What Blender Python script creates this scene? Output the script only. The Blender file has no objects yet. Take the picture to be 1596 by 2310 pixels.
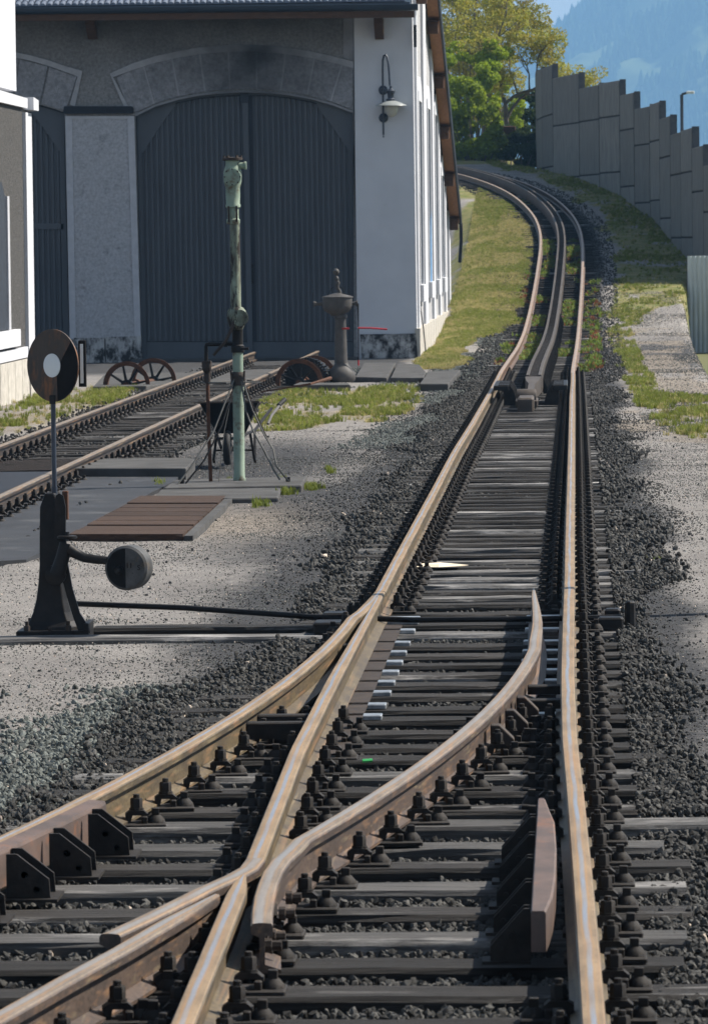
import bpy, bmesh, math, random
import numpy as np
from mathutils import Vector, Matrix
from mathutils.geometry import tessellate_polygon
random.seed(7); RNG = np.random.default_rng(7)
SC = bpy.context.scene; C = SC.collection; R = math.radians

# ---------------------------------------------------------------- camera, world, sun, exposure
F = 12000.0; CX, CY = 798.0, 1155.0; H = 2.18; VX, VY, ROLL = 1290.0, 530.0, 0.012
def _cr(x, y): return Vector((x-CX, -(y-CY), -F))
_Y = _cr(VX, VY).normalized(); _s = _cr(VX+1000, VY-1000*ROLL).normalized()
_Z = _s.cross(_Y).normalized(); _X = _Y.cross(_Z).normalized()
M3 = Matrix((_X, _Y, _Z))
cam = bpy.data.cameras.new('camera'); camo = bpy.data.objects.new('camera', cam); C.objects.link(camo)
cam.sensor_fit = 'VERTICAL'; cam.sensor_height = 36.0; cam.lens = F/2310.0*36.0; cam.clip_start = 0.5; cam.clip_end = 12000
camo.matrix_world = Matrix.Translation((0, 0, H)) @ M3.to_4x4()
cam.dof.use_dof = True; cam.dof.focus_distance = 32.0; cam.dof.aperture_fstop = 20.0
SC.camera = camo
SUN_EL, SUN_AZ = R(46), R(20)      # azimuth from +X towards +Y
w = bpy.data.worlds.new('World'); SC.world = w; w.use_nodes = True
nt = w.node_tree; bg = nt.nodes['Background']; sky = nt.nodes.new('ShaderNodeTexSky')
sky.sky_type = 'NISHITA'; sky.sun_disc = False; sky.sun_elevation = SUN_EL; sky.sun_rotation = R(70)
sky.air_density = 1.0; sky.dust_density = 0.7; sky.ozone_density = 1.0
hsv = nt.nodes.new('ShaderNodeHueSaturation'); hsv.inputs['Saturation'].default_value = 0.62
nt.links.new(sky.outputs[0], hsv.inputs['Color']); _tc = nt.nodes.new('ShaderNodeTexCoord'); _sx = nt.nodes.new('ShaderNodeSeparateXYZ'); nt.links.new(_tc.outputs['Generated'], _sx.inputs[0])
_mr = nt.nodes.new('ShaderNodeMapRange'); _mr.interpolation_type = 'SMOOTHSTEP'; _mr.inputs[1].default_value = 0.02; _mr.inputs[2].default_value = 0.40; _mr.inputs[3].default_value = 0.85; _mr.inputs[4].default_value = 0.0; nt.links.new(_sx.outputs['Z'], _mr.inputs[0])
_mx = nt.nodes.new('ShaderNodeMix'); _mx.data_type = 'RGBA'; nt.links.new(_mr.outputs[0], _mx.inputs[0]); nt.links.new(hsv.outputs[0], _mx.inputs[6]); _mx.inputs[7].default_value = (8.0, 8.1, 8.4, 1)   # thin bright cloud towards the horizon
nt.links.new(_mx.outputs[2], bg.inputs[0]); bg.inputs[1].default_value = 0.056
sun = bpy.data.lights.new('sun', 'SUN'); suno = bpy.data.objects.new('sun', sun); C.objects.link(suno)
sun.energy = 5.0; sun.angle = R(0.55); sun.color = (1.0, 0.935, 0.84)
sdir = Vector((math.cos(SUN_EL)*math.cos(SUN_AZ), math.cos(SUN_EL)*math.sin(SUN_AZ), math.sin(SUN_EL)))
suno.rotation_euler = sdir.to_track_quat('Z', 'Y').to_euler()
SC.view_settings.view_transform = 'Standard'; SC.view_settings.look = 'None'
SC.view_settings.exposure = 1.02; SC.view_settings.gamma = 1.0; SC.view_settings.use_curve_mapping = False
SC.render.engine = 'CYCLES'; SC.cycles.use_denoising = True; SC.cycles.max_bounces = 6
SC.cycles.volume_bounces = 0; SC.cycles.transparent_max_bounces = 8; SC.cycles.use_adaptive_sampling = True
SC.cycles.adaptive_threshold = 0.015

# ---------------------------------------------------------------- sight lines of the photograph -> points of the place
def D(x, y): return M3 @ _cr(x, y)
def G(x, y, z=0.0):
    d = D(x, y); t = (z-H)/d.z; return Vector((d.x*t, d.y*t, z))
def P(x, y, Y):
    d = D(x, y); t = Y/d.y; return Vector((d.x*t, Y, H+d.z*t))

def smooth_tab(pts, sig=2.5, lo=0.0, hi=400.0, st=0.25):
    g = np.arange(lo, hi, st); v = np.interp(g, [p[0] for p in pts], [p[1] for p in pts])
    k = np.arange(-int(4*sig/st), int(4*sig/st)+1)*st; k = np.exp(-k*k/(2*sig*sig)); k /= k.sum()
    v = np.convolve(np.pad(v, len(k)//2, mode='edge'), k, 'valid'); return g, v
_tg, _tv = smooth_tab([(0,0),(97,0),(105,.1),(114,.4),(120,.74),(125,1.1),(135.4,1.73),(141,2.12),(147,2.6),(153,3.2),(156,3.5),(161,3.88),(166,4.15),(175,4.7),(185,4.9),(400,5)], 2.0)
def T(Y): return np.interp(Y, _tg, _tv)
_cg, _cv = smooth_tab([(0,-.555),(80,-.55),(97.5,-.475),(114,-.39),(125,-.31),(135,-.27),(141,-.30),(147,-.5),(153,-1.12),(157,-1.9),(161,-2.72),(166,-3.85),(175,-6.4),(190,-11.5),(220,-23),(400,-100)], 2.2)
def XC(Y): return np.interp(Y, _cg, _cv)
DLp = np.polyfit([27.8,26.2,24.66,23.55,22.94,21.7,20.6,19.67,18.87,18.08],[-1.177,-1.258,-1.312,-1.376,-1.41,-1.51,-1.614,-1.713,-1.81,-1.944],2)
def XDL(Y):
    Y = np.asarray(Y, float); v = np.polyval(DLp, np.clip(Y, 17.5, 28.5))
    v = np.where(Y < 17.5, np.polyval(DLp, 17.5)+(17.5-Y)*-.17, v); return np.minimum(v, -1.09-.0)
def vnoise(x, y, s=1.0, seed=0):
    x = np.asarray(x, float)*s; y = np.asarray(y, float)*s; xi = np.floor(x).astype(int); yi = np.floor(y).astype(int); fx = x-xi; fy = y-yi
    fx = fx*fx*(3-2*fx); fy = fy*fy*(3-2*fy)
    def h(a, b):
        n = (a*374761393+b*668265263+seed*1442695041) & 0xffffffff; n = ((n ^ (n >> 13))*1274126177) & 0xffffffff
        return ((n ^ (n >> 16)) & 0xffff)/65535.0
    return (h(xi,yi)*(1-fx)+h(xi+1,yi)*fx)*(1-fy)+(h(xi,yi+1)*(1-fx)+h(xi+1,yi+1)*fx)*fy
def sst(a, b, x): t = np.clip((np.asarray(x, float)-a)/(b-a), 0, 1); return t*t*(3-2*t)
def corridor(X, Y):
    """1 inside the ballast bed of either track, 0 in the yard"""
    X = np.asarray(X, float); Y = np.asarray(Y, float); c = XC(Y)
    left = np.where(Y < 29, XDL(Y), c-.535)-.42; right = c+.535+.55-.22*sst(19, 23, Y)
    n = (vnoise(X, Y*.35, 1.6, 3)-.5)*.5
    m = sst(-.3, .12, X-left+n)*sst(-.3, .15, right-X+n)
    s = sst(-.25, .1, X+6.2+n*.6)*sst(-.25, .1, -4.15-X+n*.6)*sst(92.5, 91.5, Y)
    return np.maximum(m, s)
def terr(X, Y):
    X = np.asarray(X, float); Y = np.asarray(Y, float); t = T(Y); c = XC(Y)
    far = sst(95, 112, Y)
    z = t - far*.75*sst(.9, 3.0, (c-.9)-X)*sst(175, 150, Y) - .02
    z = z - .058*corridor(X, Y) + (.05*((X-c) > .78)-.03*((X-c) > .78)*(Y < 20))*corridor(X, Y) + .035*((XDL(Y)*(Y < 29)+(c-.535)*(Y >= 29)-X) > .22)*corridor(X, Y)*(X > -3.9)
    z = z + (vnoise(X, Y, .8, 5)-.5)*.03 + (vnoise(X, Y, 3.0, 6)-.5)*.012
    z = z + far*sst(3.3, 6.5, X-c)*-2.2
    z = z - .65*sst(2.65, 3.3, X)*sst(125.6, 124.6, Y)*sst(60, 74, Y)
    z = z - .045*sst(.1,0,np.abs(Y-29.6)-.62)*sst(-3.5,-3.3,X)*(X < -1.2)
    z = z + 2.3*sst(183, 198, Y)*sst(0, -2.0, X)
    z = z*1.0 - (.95+np.maximum(T(Y), 0)*(Y > 97))*sst(0, .22, X-np.interp(Y, [60,80,119,124.5], [1.9,2.03,2.44,2.60]))*sst(125.6, 124.6, Y)*sst(60, 74, Y)
    return z
def GT(x, y):
    d = D(x, y); ts = np.arange(10, 260, .1); Xs = d.x/d.y*ts; Zs = H+d.z/d.y*ts
    k = np.nonzero(Zs < terr(Xs, ts))[0]; i = k[0] if len(k) else -1
    return float(Xs[i]), float(ts[i])

# ---------------------------------------------------------------- materials
def mat(name, c1, c2=None, scale=6.0, rough=.85, metal=0.0, bump=0.0, bscale=None, stretch=(1,1,1), rnd=0.0, c3=None, t3=(.6,.7), s3=2.0, coords='Object', st3=None, lo=.35, hi=.65, bdist=.01, dirt=None):
    m = bpy.data.materials.new(name); m.use_nodes = True; n = m.node_tree; L = n.links.new; b = n.nodes['Principled BSDF']
    b.inputs['Roughness'].default_value = rough; b.inputs['Metallic'].default_value = metal
    b.inputs['Base Color'].default_value = (*c1, 1); b.inputs['Specular IOR Level'].default_value = .22 if rough > .45 else .5
    tc = n.nodes.new('ShaderNodeTexCoord'); mp = n.nodes.new('ShaderNodeMapping'); L(tc.outputs[coords], mp.inputs[0]); mp.inputs['Scale'].default_value = stretch
    oi = n.nodes.new('ShaderNodeObjectInfo')
    if rnd:
        mu = n.nodes.new('ShaderNodeVectorMath'); mu.operation = 'SCALE'; mu.inputs[0].default_value = (37, 91, 53); L(oi.outputs['Random'], mu.inputs['Scale'])
        ad = n.nodes.new('ShaderNodeVectorMath'); L(mp.outputs[0], ad.inputs[0]); L(mu.outputs[0], ad.inputs[1]); vec = ad.outputs[0]
    else: vec = mp.outputs[0]
    col = None
    def noise(s, det=6, r=.6):
        t = n.nodes.new('ShaderNodeTexNoise'); t.inputs['Scale'].default_value = s; t.inputs['Detail'].default_value = det; t.inputs['Roughness'].default_value = r; L(vec, t.inputs['Vector']); return t
    def mixc(fac, a, bb):
        x = n.nodes.new('ShaderNodeMix'); x.data_type = 'RGBA'; L(fac, x.inputs[0])
        (L(a, x.inputs[6]) if not isinstance(a, tuple) else setattr(x.inputs[6], 'default_value', (*a, 1)))
        (L(bb, x.inputs[7]) if not isinstance(bb, tuple) else setattr(x.inputs[7], 'default_value', (*bb, 1))); return x.outputs[2]
    def ramp(src, a, bb):
        r = n.nodes.new('ShaderNodeMapRange'); r.inputs[1].default_value = a; r.inputs[2].default_value = bb; L(src, r.inputs[0]); return r.outputs[0]
    if c2:
        col = mixc(ramp(noise(scale).outputs[0], lo, hi), c1, c2)
    if c3:
        t_ = noise(s3, 8, .7)
        if st3:
            m3 = n.nodes.new('ShaderNodeVectorMath'); m3.operation = 'MULTIPLY'; m3.inputs[1].default_value = st3; L(vec, m3.inputs[0]); L(m3.outputs[0], t_.inputs['Vector'])
        col = mixc(ramp(t_.outputs[0], *t3), col or c1, c3)
    if rnd:
        hs = n.nodes.new('ShaderNodeHueSaturation'); r = n.nodes.new('ShaderNodeMapRange'); r.inputs[3].default_value = 1-rnd; r.inputs[4].default_value = 1+rnd; L(oi.outputs['Random'], r.inputs[0]); L(r.outputs[0], hs.inputs['Value'])
        if col: L(col, hs.inputs['Color'])
        else: hs.inputs['Color'].default_value = (*c1, 1)
        col = hs.outputs[0]
    if col: L(col, b.inputs['Base Color'])
    if bump:
        bp = n.nodes.new('ShaderNodeBump'); bp.inputs['Strength'].default_value = bump; bp.inputs['Distance'].default_value = bdist
        L(noise(bscale or scale*4, 8, .7).outputs[0], bp.inputs['Height']); L(bp.outputs[0], b.inputs['Normal'])
    return m
M = {}
M['plaster_white'] = mat('plaster_white', (.56,.57,.60), (.50,.51,.54), 1.2, .9, bump=.25, bscale=40, c3=(.40,.40,.41), t3=(.66,.8), s3=.9)
M['roughcast'] = mat('roughcast', (.52,.52,.54), (.38,.38,.395), 22, .95, bump=1.0, bscale=45, bdist=.03, c3=(.22,.22,.23), t3=(.58,.75), s3=5)
M['roughcast_soot_shade'] = mat('roughcast_soot_shade', (.31,.305,.30), (.19,.187,.185), 18, .95, bump=1.0, bscale=45, bdist=.03)
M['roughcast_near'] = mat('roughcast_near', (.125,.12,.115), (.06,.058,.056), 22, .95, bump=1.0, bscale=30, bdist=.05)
M['arch_stone'] = mat('arch_stone', (.31,.31,.325), (.20,.20,.21), 18, .95, bump=.8, bscale=45, bdist=.02, c3=(.12,.12,.125), t3=(.55,.75), s3=6)
M['arch_soot'] = mat('arch_soot', (.075,.075,.078), (.04,.04,.042), 9, .95, bump=.8, bscale=40, c3=(.12,.12,.125), t3=(.5,.7), s3=3)
M['trim'] = mat('trim', (.47,.475,.50), (.40,.405,.43), 8, .9, bump=.2)
M['trim_mid'] = mat('trim_mid', (.37,.37,.385), (.30,.30,.31), 6, .9, bump=.3)
M['trim_dark'] = mat('trim_dark', (.26,.26,.27), (.20,.20,.21), 4, .9, bump=.2)
M['plinth'] = mat('plinth', (.48,.475,.46), (.36,.355,.35), 7, .95, bump=.7, bscale=18, c3=(.03,.03,.032), t3=(.42,.56), s3=5, stretch=(1,1,.6))
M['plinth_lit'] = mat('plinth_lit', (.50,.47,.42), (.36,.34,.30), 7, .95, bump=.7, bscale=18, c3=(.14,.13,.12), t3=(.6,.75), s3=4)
M['door'] = mat('door', (.085,.093,.105), (.070,.078,.090), 2.5, .55, bump=.1, c3=(.075,.08,.088), t3=(.6,.8), s3=3, stretch=(1,1,.3))
M['door_dark'] = mat('door_dark', (.034,.04,.052), (.028,.033,.043), 4, .6)
M['black_iron'] = mat('black_iron', (.010,.012,.018), (.016,.018,.024), 12, .55, bump=.2)
M['navy_paint'] = mat('navy_paint', (.02,.028,.045), (.03,.04,.06), 9, .4, bump=.1)
M['cast_iron'] = mat('cast_iron', (.011,.011,.012), (.020,.018,.017), 14, .5, bump=.4, bscale=60, bdist=.004, metal=.3)
M['pump_iron'] = mat('pump_iron', (.055,.053,.052), (.085,.08,.076), 9, .6, bump=.3, bscale=60, bdist=.004)
M['fastening'] = mat('fastening', (.014,.0125,.012), (.026,.022,.019), 20, .72, bump=.5, bscale=70, bdist=.004, rnd=.25)
M['roof_tile'] = mat('roof_tile', (.09,.11,.15), (.15,.18,.23), 14, .5, rnd=.2)
M['gutter'] = mat('gutter', (.016,.030,.050), (.022,.038,.06), 3, .4)
M['wood_brown'] = mat('wood_brown', (.10,.055,.033), (.06,.036,.025), 6, .85, stretch=(1,8,8), bump=.3)
M['wood_orange'] = mat('wood_orange', (.42,.22,.12), (.32,.17,.10), 4, .85, stretch=(6,1,6), bump=.2)
M['concrete'] = mat('concrete', (.17,.165,.16), (.12,.118,.115), 3.0, .92, bump=.5, bscale=30, c3=(.07,.068,.066), t3=(.55,.7), s3=2.2)
M['slab'] = mat('slab', (.085,.083,.082), (.052,.051,.05), 3.0, .92, bump=.5, bscale=30, c3=(.05,.049,.048), t3=(.55,.7), s3=1.6)
M['asphalt'] = mat('asphalt', (.040,.041,.045), (.026,.027,.030), 1.3, .62, bump=.5, bscale=60, bdist=.006, c3=(.10,.10,.10), t3=(.56,.74), s3=1.1)
M['barrier'] = mat('barrier', (.215,.205,.18), (.125,.122,.112), 14, .95, stretch=(1,1,.12), bump=.9, bscale=30, bdist=.02, c3=(.07,.068,.07), t3=(.6,.85), s3=1.2, rnd=.14)
M['barrier_dark'] = mat('barrier_dark', (.03,.03,.03), (.04,.04,.04), 6, .95)
M['barrier_post'] = mat('barrier_post', (.06,.065,.075), (.09,.09,.095), 6, .9)
M['paint_green'] = mat('paint_green', (.25,.31,.24), (.19,.25,.195), 9, .6, c3=(.11,.085,.055), t3=(.52,.64), s3=7, bump=.3, bscale=30, bdist=.004)
M['paint_worn'] = mat('paint_worn', (.30,.36,.27), (.05,.042,.034), 7, .7, stretch=(1,1,.35), c3=(.03,.026,.022), t3=(.50,.55), s3=12, bump=.5, bscale=30, bdist=.005)
M['rust'] = mat('rust', (.105,.048,.028), (.06,.032,.022), 14, .85, bump=.5, bscale=50, bdist=.004)
M['rust_dark'] = mat('rust_dark', (.055,.042,.034), (.032,.026,.023), 10, .7, bump=.5, bscale=40, bdist=.004, c3=(.09,.05,.03), t3=(.6,.7), s3=8)
M['sign_rust'] = mat('sign_rust', (.075,.060,.050), (.045,.037,.033), 7, .6, stretch=(1,1,.4), c3=(.20,.09,.04), t3=(.50,.66), s3=8, bump=.2)
M['sign_black'] = mat('sign_black', (.010,.010,.011), (.015,.014,.014), 9, .75)
M['sign_black'].node_tree.nodes['Principled BSDF'].inputs['Specular IOR Level'].default_value = .08
M['sign_white'] = mat('sign_white', (.62,.66,.68), (.70,.71,.68), 5, .35)
M['weight_white'] = mat('weight_white', (.085,.085,.085), (.045,.045,.045), 14, .6, c3=(.09,.07,.05), t3=(.58,.68), s3=12, bump=.2)
M['red_paint'] = mat('red_paint', (.40,.035,.045), (.30,.03,.035), 9, .5)
M['lamp_shade'] = mat('lamp_shade', (.30,.32,.31), (.24,.26,.26), 5, .35)
M['glass_white'] = mat('glass_white', (.45,.44,.38), (.38,.38,.34), 3, .25)
M['fence_steel'] = mat('fence_steel', (.62,.66,.66), (.48,.52,.53), 4, .5, metal=.0, stretch=(1,1,.3))
M['greenhouse'] = mat('greenhouse', (.13,.22,.18), (.17,.26,.21), 3, .4)
M['splinter'] = mat('splinter', (.75,.66,.52), (.68,.58,.44), 8, .8)
M['rubber'] = mat('rubber', (.015,.015,.016), (.022,.022,.022), 9, .7)
M['hose'] = mat('hose', (.13,.13,.12), (.08,.075,.07), 9, .7)
M['bark'] = mat('bark', (.13,.11,.09), (.08,.07,.06), 9, .95, bump=.6)
M['slide_plate'] = mat('slide_plate', (.38,.40,.42), (.16,.18,.20), 20, .38, metal=.4, stretch=(1,4,1), rnd=.12)
M['plank'] = mat('plank', (.062,.036,.024), (.026,.017,.013), 5, .85, stretch=(.5,14,14), bump=.5, bscale=12, rnd=.2, c3=(.15,.105,.08), t3=(.55,.75), s3=3)
M['sleeper'] = mat('sleeper', (.050,.046,.043), (.017,.0155,.015), 3.6, .8, stretch=(.7,18,18), bump=1.0, bscale=6, bdist=.014, rnd=.35, c3=(.40,.385,.37), t3=(.60,.80), s3=1.6, st3=(1,.22,.22))
M['sleeper_light'] = mat('sleeper_light', (.14,.135,.13), (.055,.053,.053), 3.2, .82, stretch=(.9,16,16), bump=.9, bscale=5, bdist=.012, rnd=.3, c3=(.50,.48,.46), t3=(.52,.72), s3=1.5, st3=(1,.22,.22))
M['stone'] = mat('stone', (.030,.030,.029), (.074,.071,.066), 9, .85, rnd=.7, c3=(.14,.125,.105), t3=(.66,.72), s3=1.2, coords='Object')
M['stone_light'] = mat('stone_light', (.13,.135,.128), (.085,.098,.088), 9, .9, rnd=.55, c3=(.26,.20,.14), t3=(.6,.72), s3=4)
M['stone_pale'] = mat('stone_pale', (.55,.46,.38), (.42,.34,.27), 9, .85, rnd=.3)
M['coal'] = mat('coal', (.014,.014,.015), (.024,.024,.026), 9, .6, rnd=.3)
def soot_shade(m, cx, cz, rx, rz, dark, k=1.0):
    n = M[m].node_tree; L = n.links.new; b = n.nodes['Principled BSDF']; src = b.inputs['Base Color'].links[0].from_socket
    tc = n.nodes.new('ShaderNodeTexCoord'); mp = n.nodes.new('ShaderNodeMapping'); mp.vector_type = 'POINT'; mp.inputs['Location'].default_value = (-cx/rx, 0, -cz/rz); mp.inputs['Scale'].default_value = (1/rx, 0, 1/rz); L(tc.outputs['Object'], mp.inputs[0])
    ln = n.nodes.new('ShaderNodeVectorMath'); ln.operation = 'LENGTH'; L(mp.outputs[0], ln.inputs[0]); ns = n.nodes.new('ShaderNodeTexNoise'); ns.inputs['Scale'].default_value = 2.2; ns.inputs['Detail'].default_value = 6; L(tc.outputs['Object'], ns.inputs['Vector'])
    ad = n.nodes.new('ShaderNodeMath'); ad.operation = 'ADD'; L(ln.outputs['Value'], ad.inputs[0]); L(ns.outputs[0], ad.inputs[1]); mr = n.nodes.new('ShaderNodeMapRange'); mr.inputs[1].default_value = .5; mr.inputs[2].default_value = 1.9; mr.inputs[3].default_value = k; mr.inputs[4].default_value = 0; L(ad.outputs[0], mr.inputs[0])
    mx = n.nodes.new('ShaderNodeMix'); mx.data_type = 'RGBA'; L(mr.outputs[0], mx.inputs[0]); L(src, mx.inputs[6]); mx.inputs[7].default_value = (*dark, 1); L(mx.outputs[2], b.inputs['Base Color'])
def grass_mat(name, a, b_, rnd=.3):
    m = mat(name, a, b_, 3, .7, rnd=rnd); b = m.node_tree.nodes['Principled BSDF']
    b.inputs['Transmission Weight'].default_value = 0
    n = m.node_tree; tr = n.nodes.new('ShaderNodeBsdfTranslucent'); mx = n.nodes.new('ShaderNodeMixShader'); mx.inputs[0].default_value = .45
    src = b.inputs['Base Color'].links[0].from_socket; n.links.new(src, tr.inputs[0])
    n.links.new(b.outputs[0], mx.inputs[1]); n.links.new(tr.outputs[0], mx.inputs[2]); n.links.new(mx.outputs[0], n.nodes['Material Output'].inputs[0]); return m
M['grass'] = grass_mat('grass', (.19,.22,.04), (.14,.17,.03))
M['grass_dry'] = grass_mat('grass_dry', (.38,.33,.14), (.28,.25,.10))
M['leaf_green'] = grass_mat('leaf_green', (.34,.42,.035), (.22,.31,.03), .35)
M['leaf_olive'] = grass_mat('leaf_olive', (.31,.25,.05), (.24,.27,.05), .4)
M['leaf_shaded'] = grass_mat('leaf_shaded', (.045,.07,.02), (.03,.05,.015), .3)  # shade of the undergrowth is put into this darker leaf colour
M['leaf_red'] = grass_mat('leaf_red', (.22,.07,.04), (.14,.08,.03), .3)

def rail_mat(name, side, side2, top, stripe, sw=.15, so=.5, srough=.28):
    """U of the UV map runs across the profile: 0..1 over the running surface, <0 / >1 on the flanks"""
    m = bpy.data.materials.new(name); m.use_nodes = True; n = m.node_tree; L = n.links.new; b = n.nodes['Principled BSDF']
    uv = n.nodes.new('ShaderNodeUVMap'); sp = n.nodes.new('ShaderNodeSeparateXYZ'); L(uv.outputs[0], sp.inputs[0])
    tc = n.nodes.new('ShaderNodeTexCoord')
    def noise(s, st, det=6):
        mp = n.nodes.new('ShaderNodeMapping'); mp.inputs['Scale'].default_value = st; L(tc.outputs['Object'], mp.inputs[0])
        t = n.nodes.new('ShaderNodeTexNoise'); t.inputs['Scale'].default_value = s; t.inputs['Detail'].default_value = det; L(mp.outputs[0], t.inputs['Vector']); return t.outputs[0]
    def mth(op, a, b_=None):
        x = n.nodes.new('ShaderNodeMath'); x.operation = op
        for i, v in enumerate((a, b_)):
            if v is None: continue
            if isinstance(v, (int, float)): x.inputs[i].default_value = v
            else: L(v, x.inputs[i])
        return x.outputs[0]
    def mr(v, a, c, d=0., e=1.):
        r = n.nodes.new('ShaderNodeMapRange'); L(v, r.inputs[0]); r.inputs[1].default_value = a; r.inputs[2].default_value = c; r.inputs[3].default_value = d; r.inputs[4].default_value = e; return r.outputs[0]
    def mixc(f, a, c):
        x = n.nodes.new('ShaderNodeMix'); x.data_type = 'RGBA'; L(f, x.inputs[0])
        for i, v in ((6, a), (7, c)):
            if isinstance(v, tuple): x.inputs[i].default_value = (*v, 1)
            else: L(v, x.inputs[i])
        return x.outputs[2]
    ns = noise(9, (1, .35, 1)); nl = noise(1.3, (1, 1, 1), 3)
    cs = mixc(mr(ns, .4, .62), side, side2); cs = mixc(mr(noise(70, (1, .6, 1), 8), .45, .7, 0, .7), cs, tuple(v*.45 for v in side2))
    ct = mixc(mr(noise(14, (1, .2, 1)), .38, .62), top, tuple(v*.66 for v in top)); ct = mixc(mr(noise(90, (1, .25, 1), 8), .5, .72, 0, .6), ct, tuple(v*.45 for v in top))
    ontop = mth('MULTIPLY', mr(sp.outputs[0], -.02, .03), mr(sp.outputs[0], .97, 1.02, 1, 0))
    c = mixc(ontop, cs, ct)
    c = mixc(mth('MULTIPLY', mr(noise(7, (6, .10, 6), 8), .54, .7), .5), c, (.30,.165,.08)); c = mixc(mth('MULTIPLY', mr(noise(11, (5, .12, 5), 8), .58, .75), .4), c, (.30,.24,.14))
    off = mth('ADD', mth('SUBTRACT', sp.outputs[0], so), mth('MULTIPLY', mth('SUBTRACT', nl, .5), .35))
    st = mr(mth('ABSOLUTE', off), sw*.5, sw*1.3, 1, 0)
    st = mth('MULTIPLY', st, mr(noise(5, (4, .25, 1)), .3, .6, .25, .9))
    rim = mth('MULTIPLY', mr(mth('ABSOLUTE', mth('SUBTRACT', mth('ABSOLUTE', off), sw*1.5)), .0, .09, 1, 0), mr(noise(5, (3, .2, 1)), .35, .6, .2, .8)); c = mixc(mth('MULTIPLY', rim, .8), c, (.33,.185,.075))
    c = mixc(st, c, stripe); L(c, b.inputs['Base Color'])
    L(mr(st, 0, 1, .58, srough), b.inputs['Roughness']); L(mr(st, 0, 1, .1, .55), b.inputs['Metallic'])
    bp = n.nodes.new('ShaderNodeBump'); bp.inputs['Strength'].default_value = .35; bp.inputs['Distance'].default_value = .004; L(noise(60, (1, .3, 1), 8), bp.inputs['Height']); L(bp.outputs[0], b.inputs['Normal'])
    return m
M['rail'] = rail_mat('rail', (.115,.085,.045), (.07,.052,.032), (.27,.185,.105), (.33,.345,.38))
M['rail_rusty'] = rail_mat('rail_rusty', (.085,.058,.044), (.055,.04,.033), (.22,.17,.125), (.31,.30,.29), .22, .4, .5)
M['rail_siding'] = rail_mat('rail_siding', (.045,.03,.022), (.03,.022,.018), (.20,.155,.11), (.22,.21,.2), .2, .5, .5)
M['rail_far'] = rail_mat('rail_far', (.12,.07,.045), (.08,.05,.035), (.33,.245,.185), (.34,.30,.28), .2, .5, .5)
M['check_rail'] = mat('check_rail', (.15,.105,.088), (.09,.07,.062), 8, .6, stretch=(1,.6,1), c3=(.24,.11,.06), t3=(.56,.7), s3=5, bump=.4, bscale=40, bdist=.004, metal=.3)

def earth_mat():
    m = bpy.data.materials.new('earth'); m.use_nodes = True; n = m.node_tree; L = n.links.new; b = n.nodes['Principled BSDF']; b.inputs['Roughness'].default_value = .95; b.inputs['Specular IOR Level'].default_value = .15
    tc = n.nodes.new('ShaderNodeTexCoord')
    def noise(s, det=6, r=.6, st=(1,1,1)):
        mp = n.nodes.new('ShaderNodeMapping'); mp.inputs['Scale'].default_value = st; L(tc.outputs['Object'], mp.inputs[0])
        t = n.nodes.new('ShaderNodeTexNoise'); t.inputs['Scale'].default_value = s; t.inputs['Detail'].default_value = det; t.inputs['Roughness'].default_value = r; L(mp.outputs[0], t.inputs['Vector']); return t.outputs[0]
    def mr(v, a, c, d=0., e=1.):
        r = n.nodes.new('ShaderNodeMapRange'); L(v, r.inputs[0]); r.inputs[1].default_value = a; r.inputs[2].default_value = c; r.inputs[3].default_value = d; r.inputs[4].default_value = e; return r.outputs[0]
    def mixc(f, a, c):
        x = n.nodes.new('ShaderNodeMix'); x.data_type = 'RGBA'; L(f, x.inputs[0])
        for i, v in ((6, a), (7, c)):
            if isinstance(v, tuple): x.inputs[i].default_value = (*v, 1)
            else: L(v, x.inputs[i])
        return x.outputs[2]
    def attr(nm):
        a = n.nodes.new('ShaderNodeAttribute'); a.attribute_name = nm; return a.outputs['Fac']
    vor = n.nodes.new('ShaderNodeTexVoronoi'); vor.inputs['Scale'].default_value = 38; L(tc.outputs['Object'], vor.inputs['Vector'])
    grain = mr(vor.outputs['Color'], 0, 1, 0, 1)
    dust = mixc(mr(noise(.9, 5), .35, .65), (.37,.345,.32), (.26,.24,.225))
    dust = mixc(mr(noise(95, 6, .85), .44, .58), dust, (.10,.096,.093))
    dust = mixc(mr(noise(30, 3), .6, .72), dust, (.38,.36,.345))
    dark = mixc(mr(noise(50, 6, .8), .4, .62), (.028,.028,.030), (.085,.085,.088))
    soil = mixc(mr(noise(9, 8, .75), .42, .58), (.31,.265,.22), (.13,.11,.085))
    grass = mixc(mr(noise(2.2, 6, .7), .38, .62), (.11,.135,.035), (.23,.195,.09))
    dk = n.nodes.new('ShaderNodeMath'); dk.operation = 'ADD'; L(attr('dark'), dk.inputs[0]); L(mr(noise(7, 6, .7), .2, .8, -.22, .22), dk.inputs[1])
    c = mixc(mr(dk.outputs[0], .3, .7), dust, dark); c = mixc(attr('soil'), c, soil); c = mixc(attr('grass'), c, grass)
    L(c, b.inputs['Base Color'])
    bp = n.nodes.new('ShaderNodeBump'); bp.inputs['Strength'].default_value = .9; bp.inputs['Distance'].default_value = .02; L(noise(45, 8, .75), bp.inputs['Height']); L(bp.outputs[0], b.inputs['Normal'])
    return m
M['earth'] = earth_mat()

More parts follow.
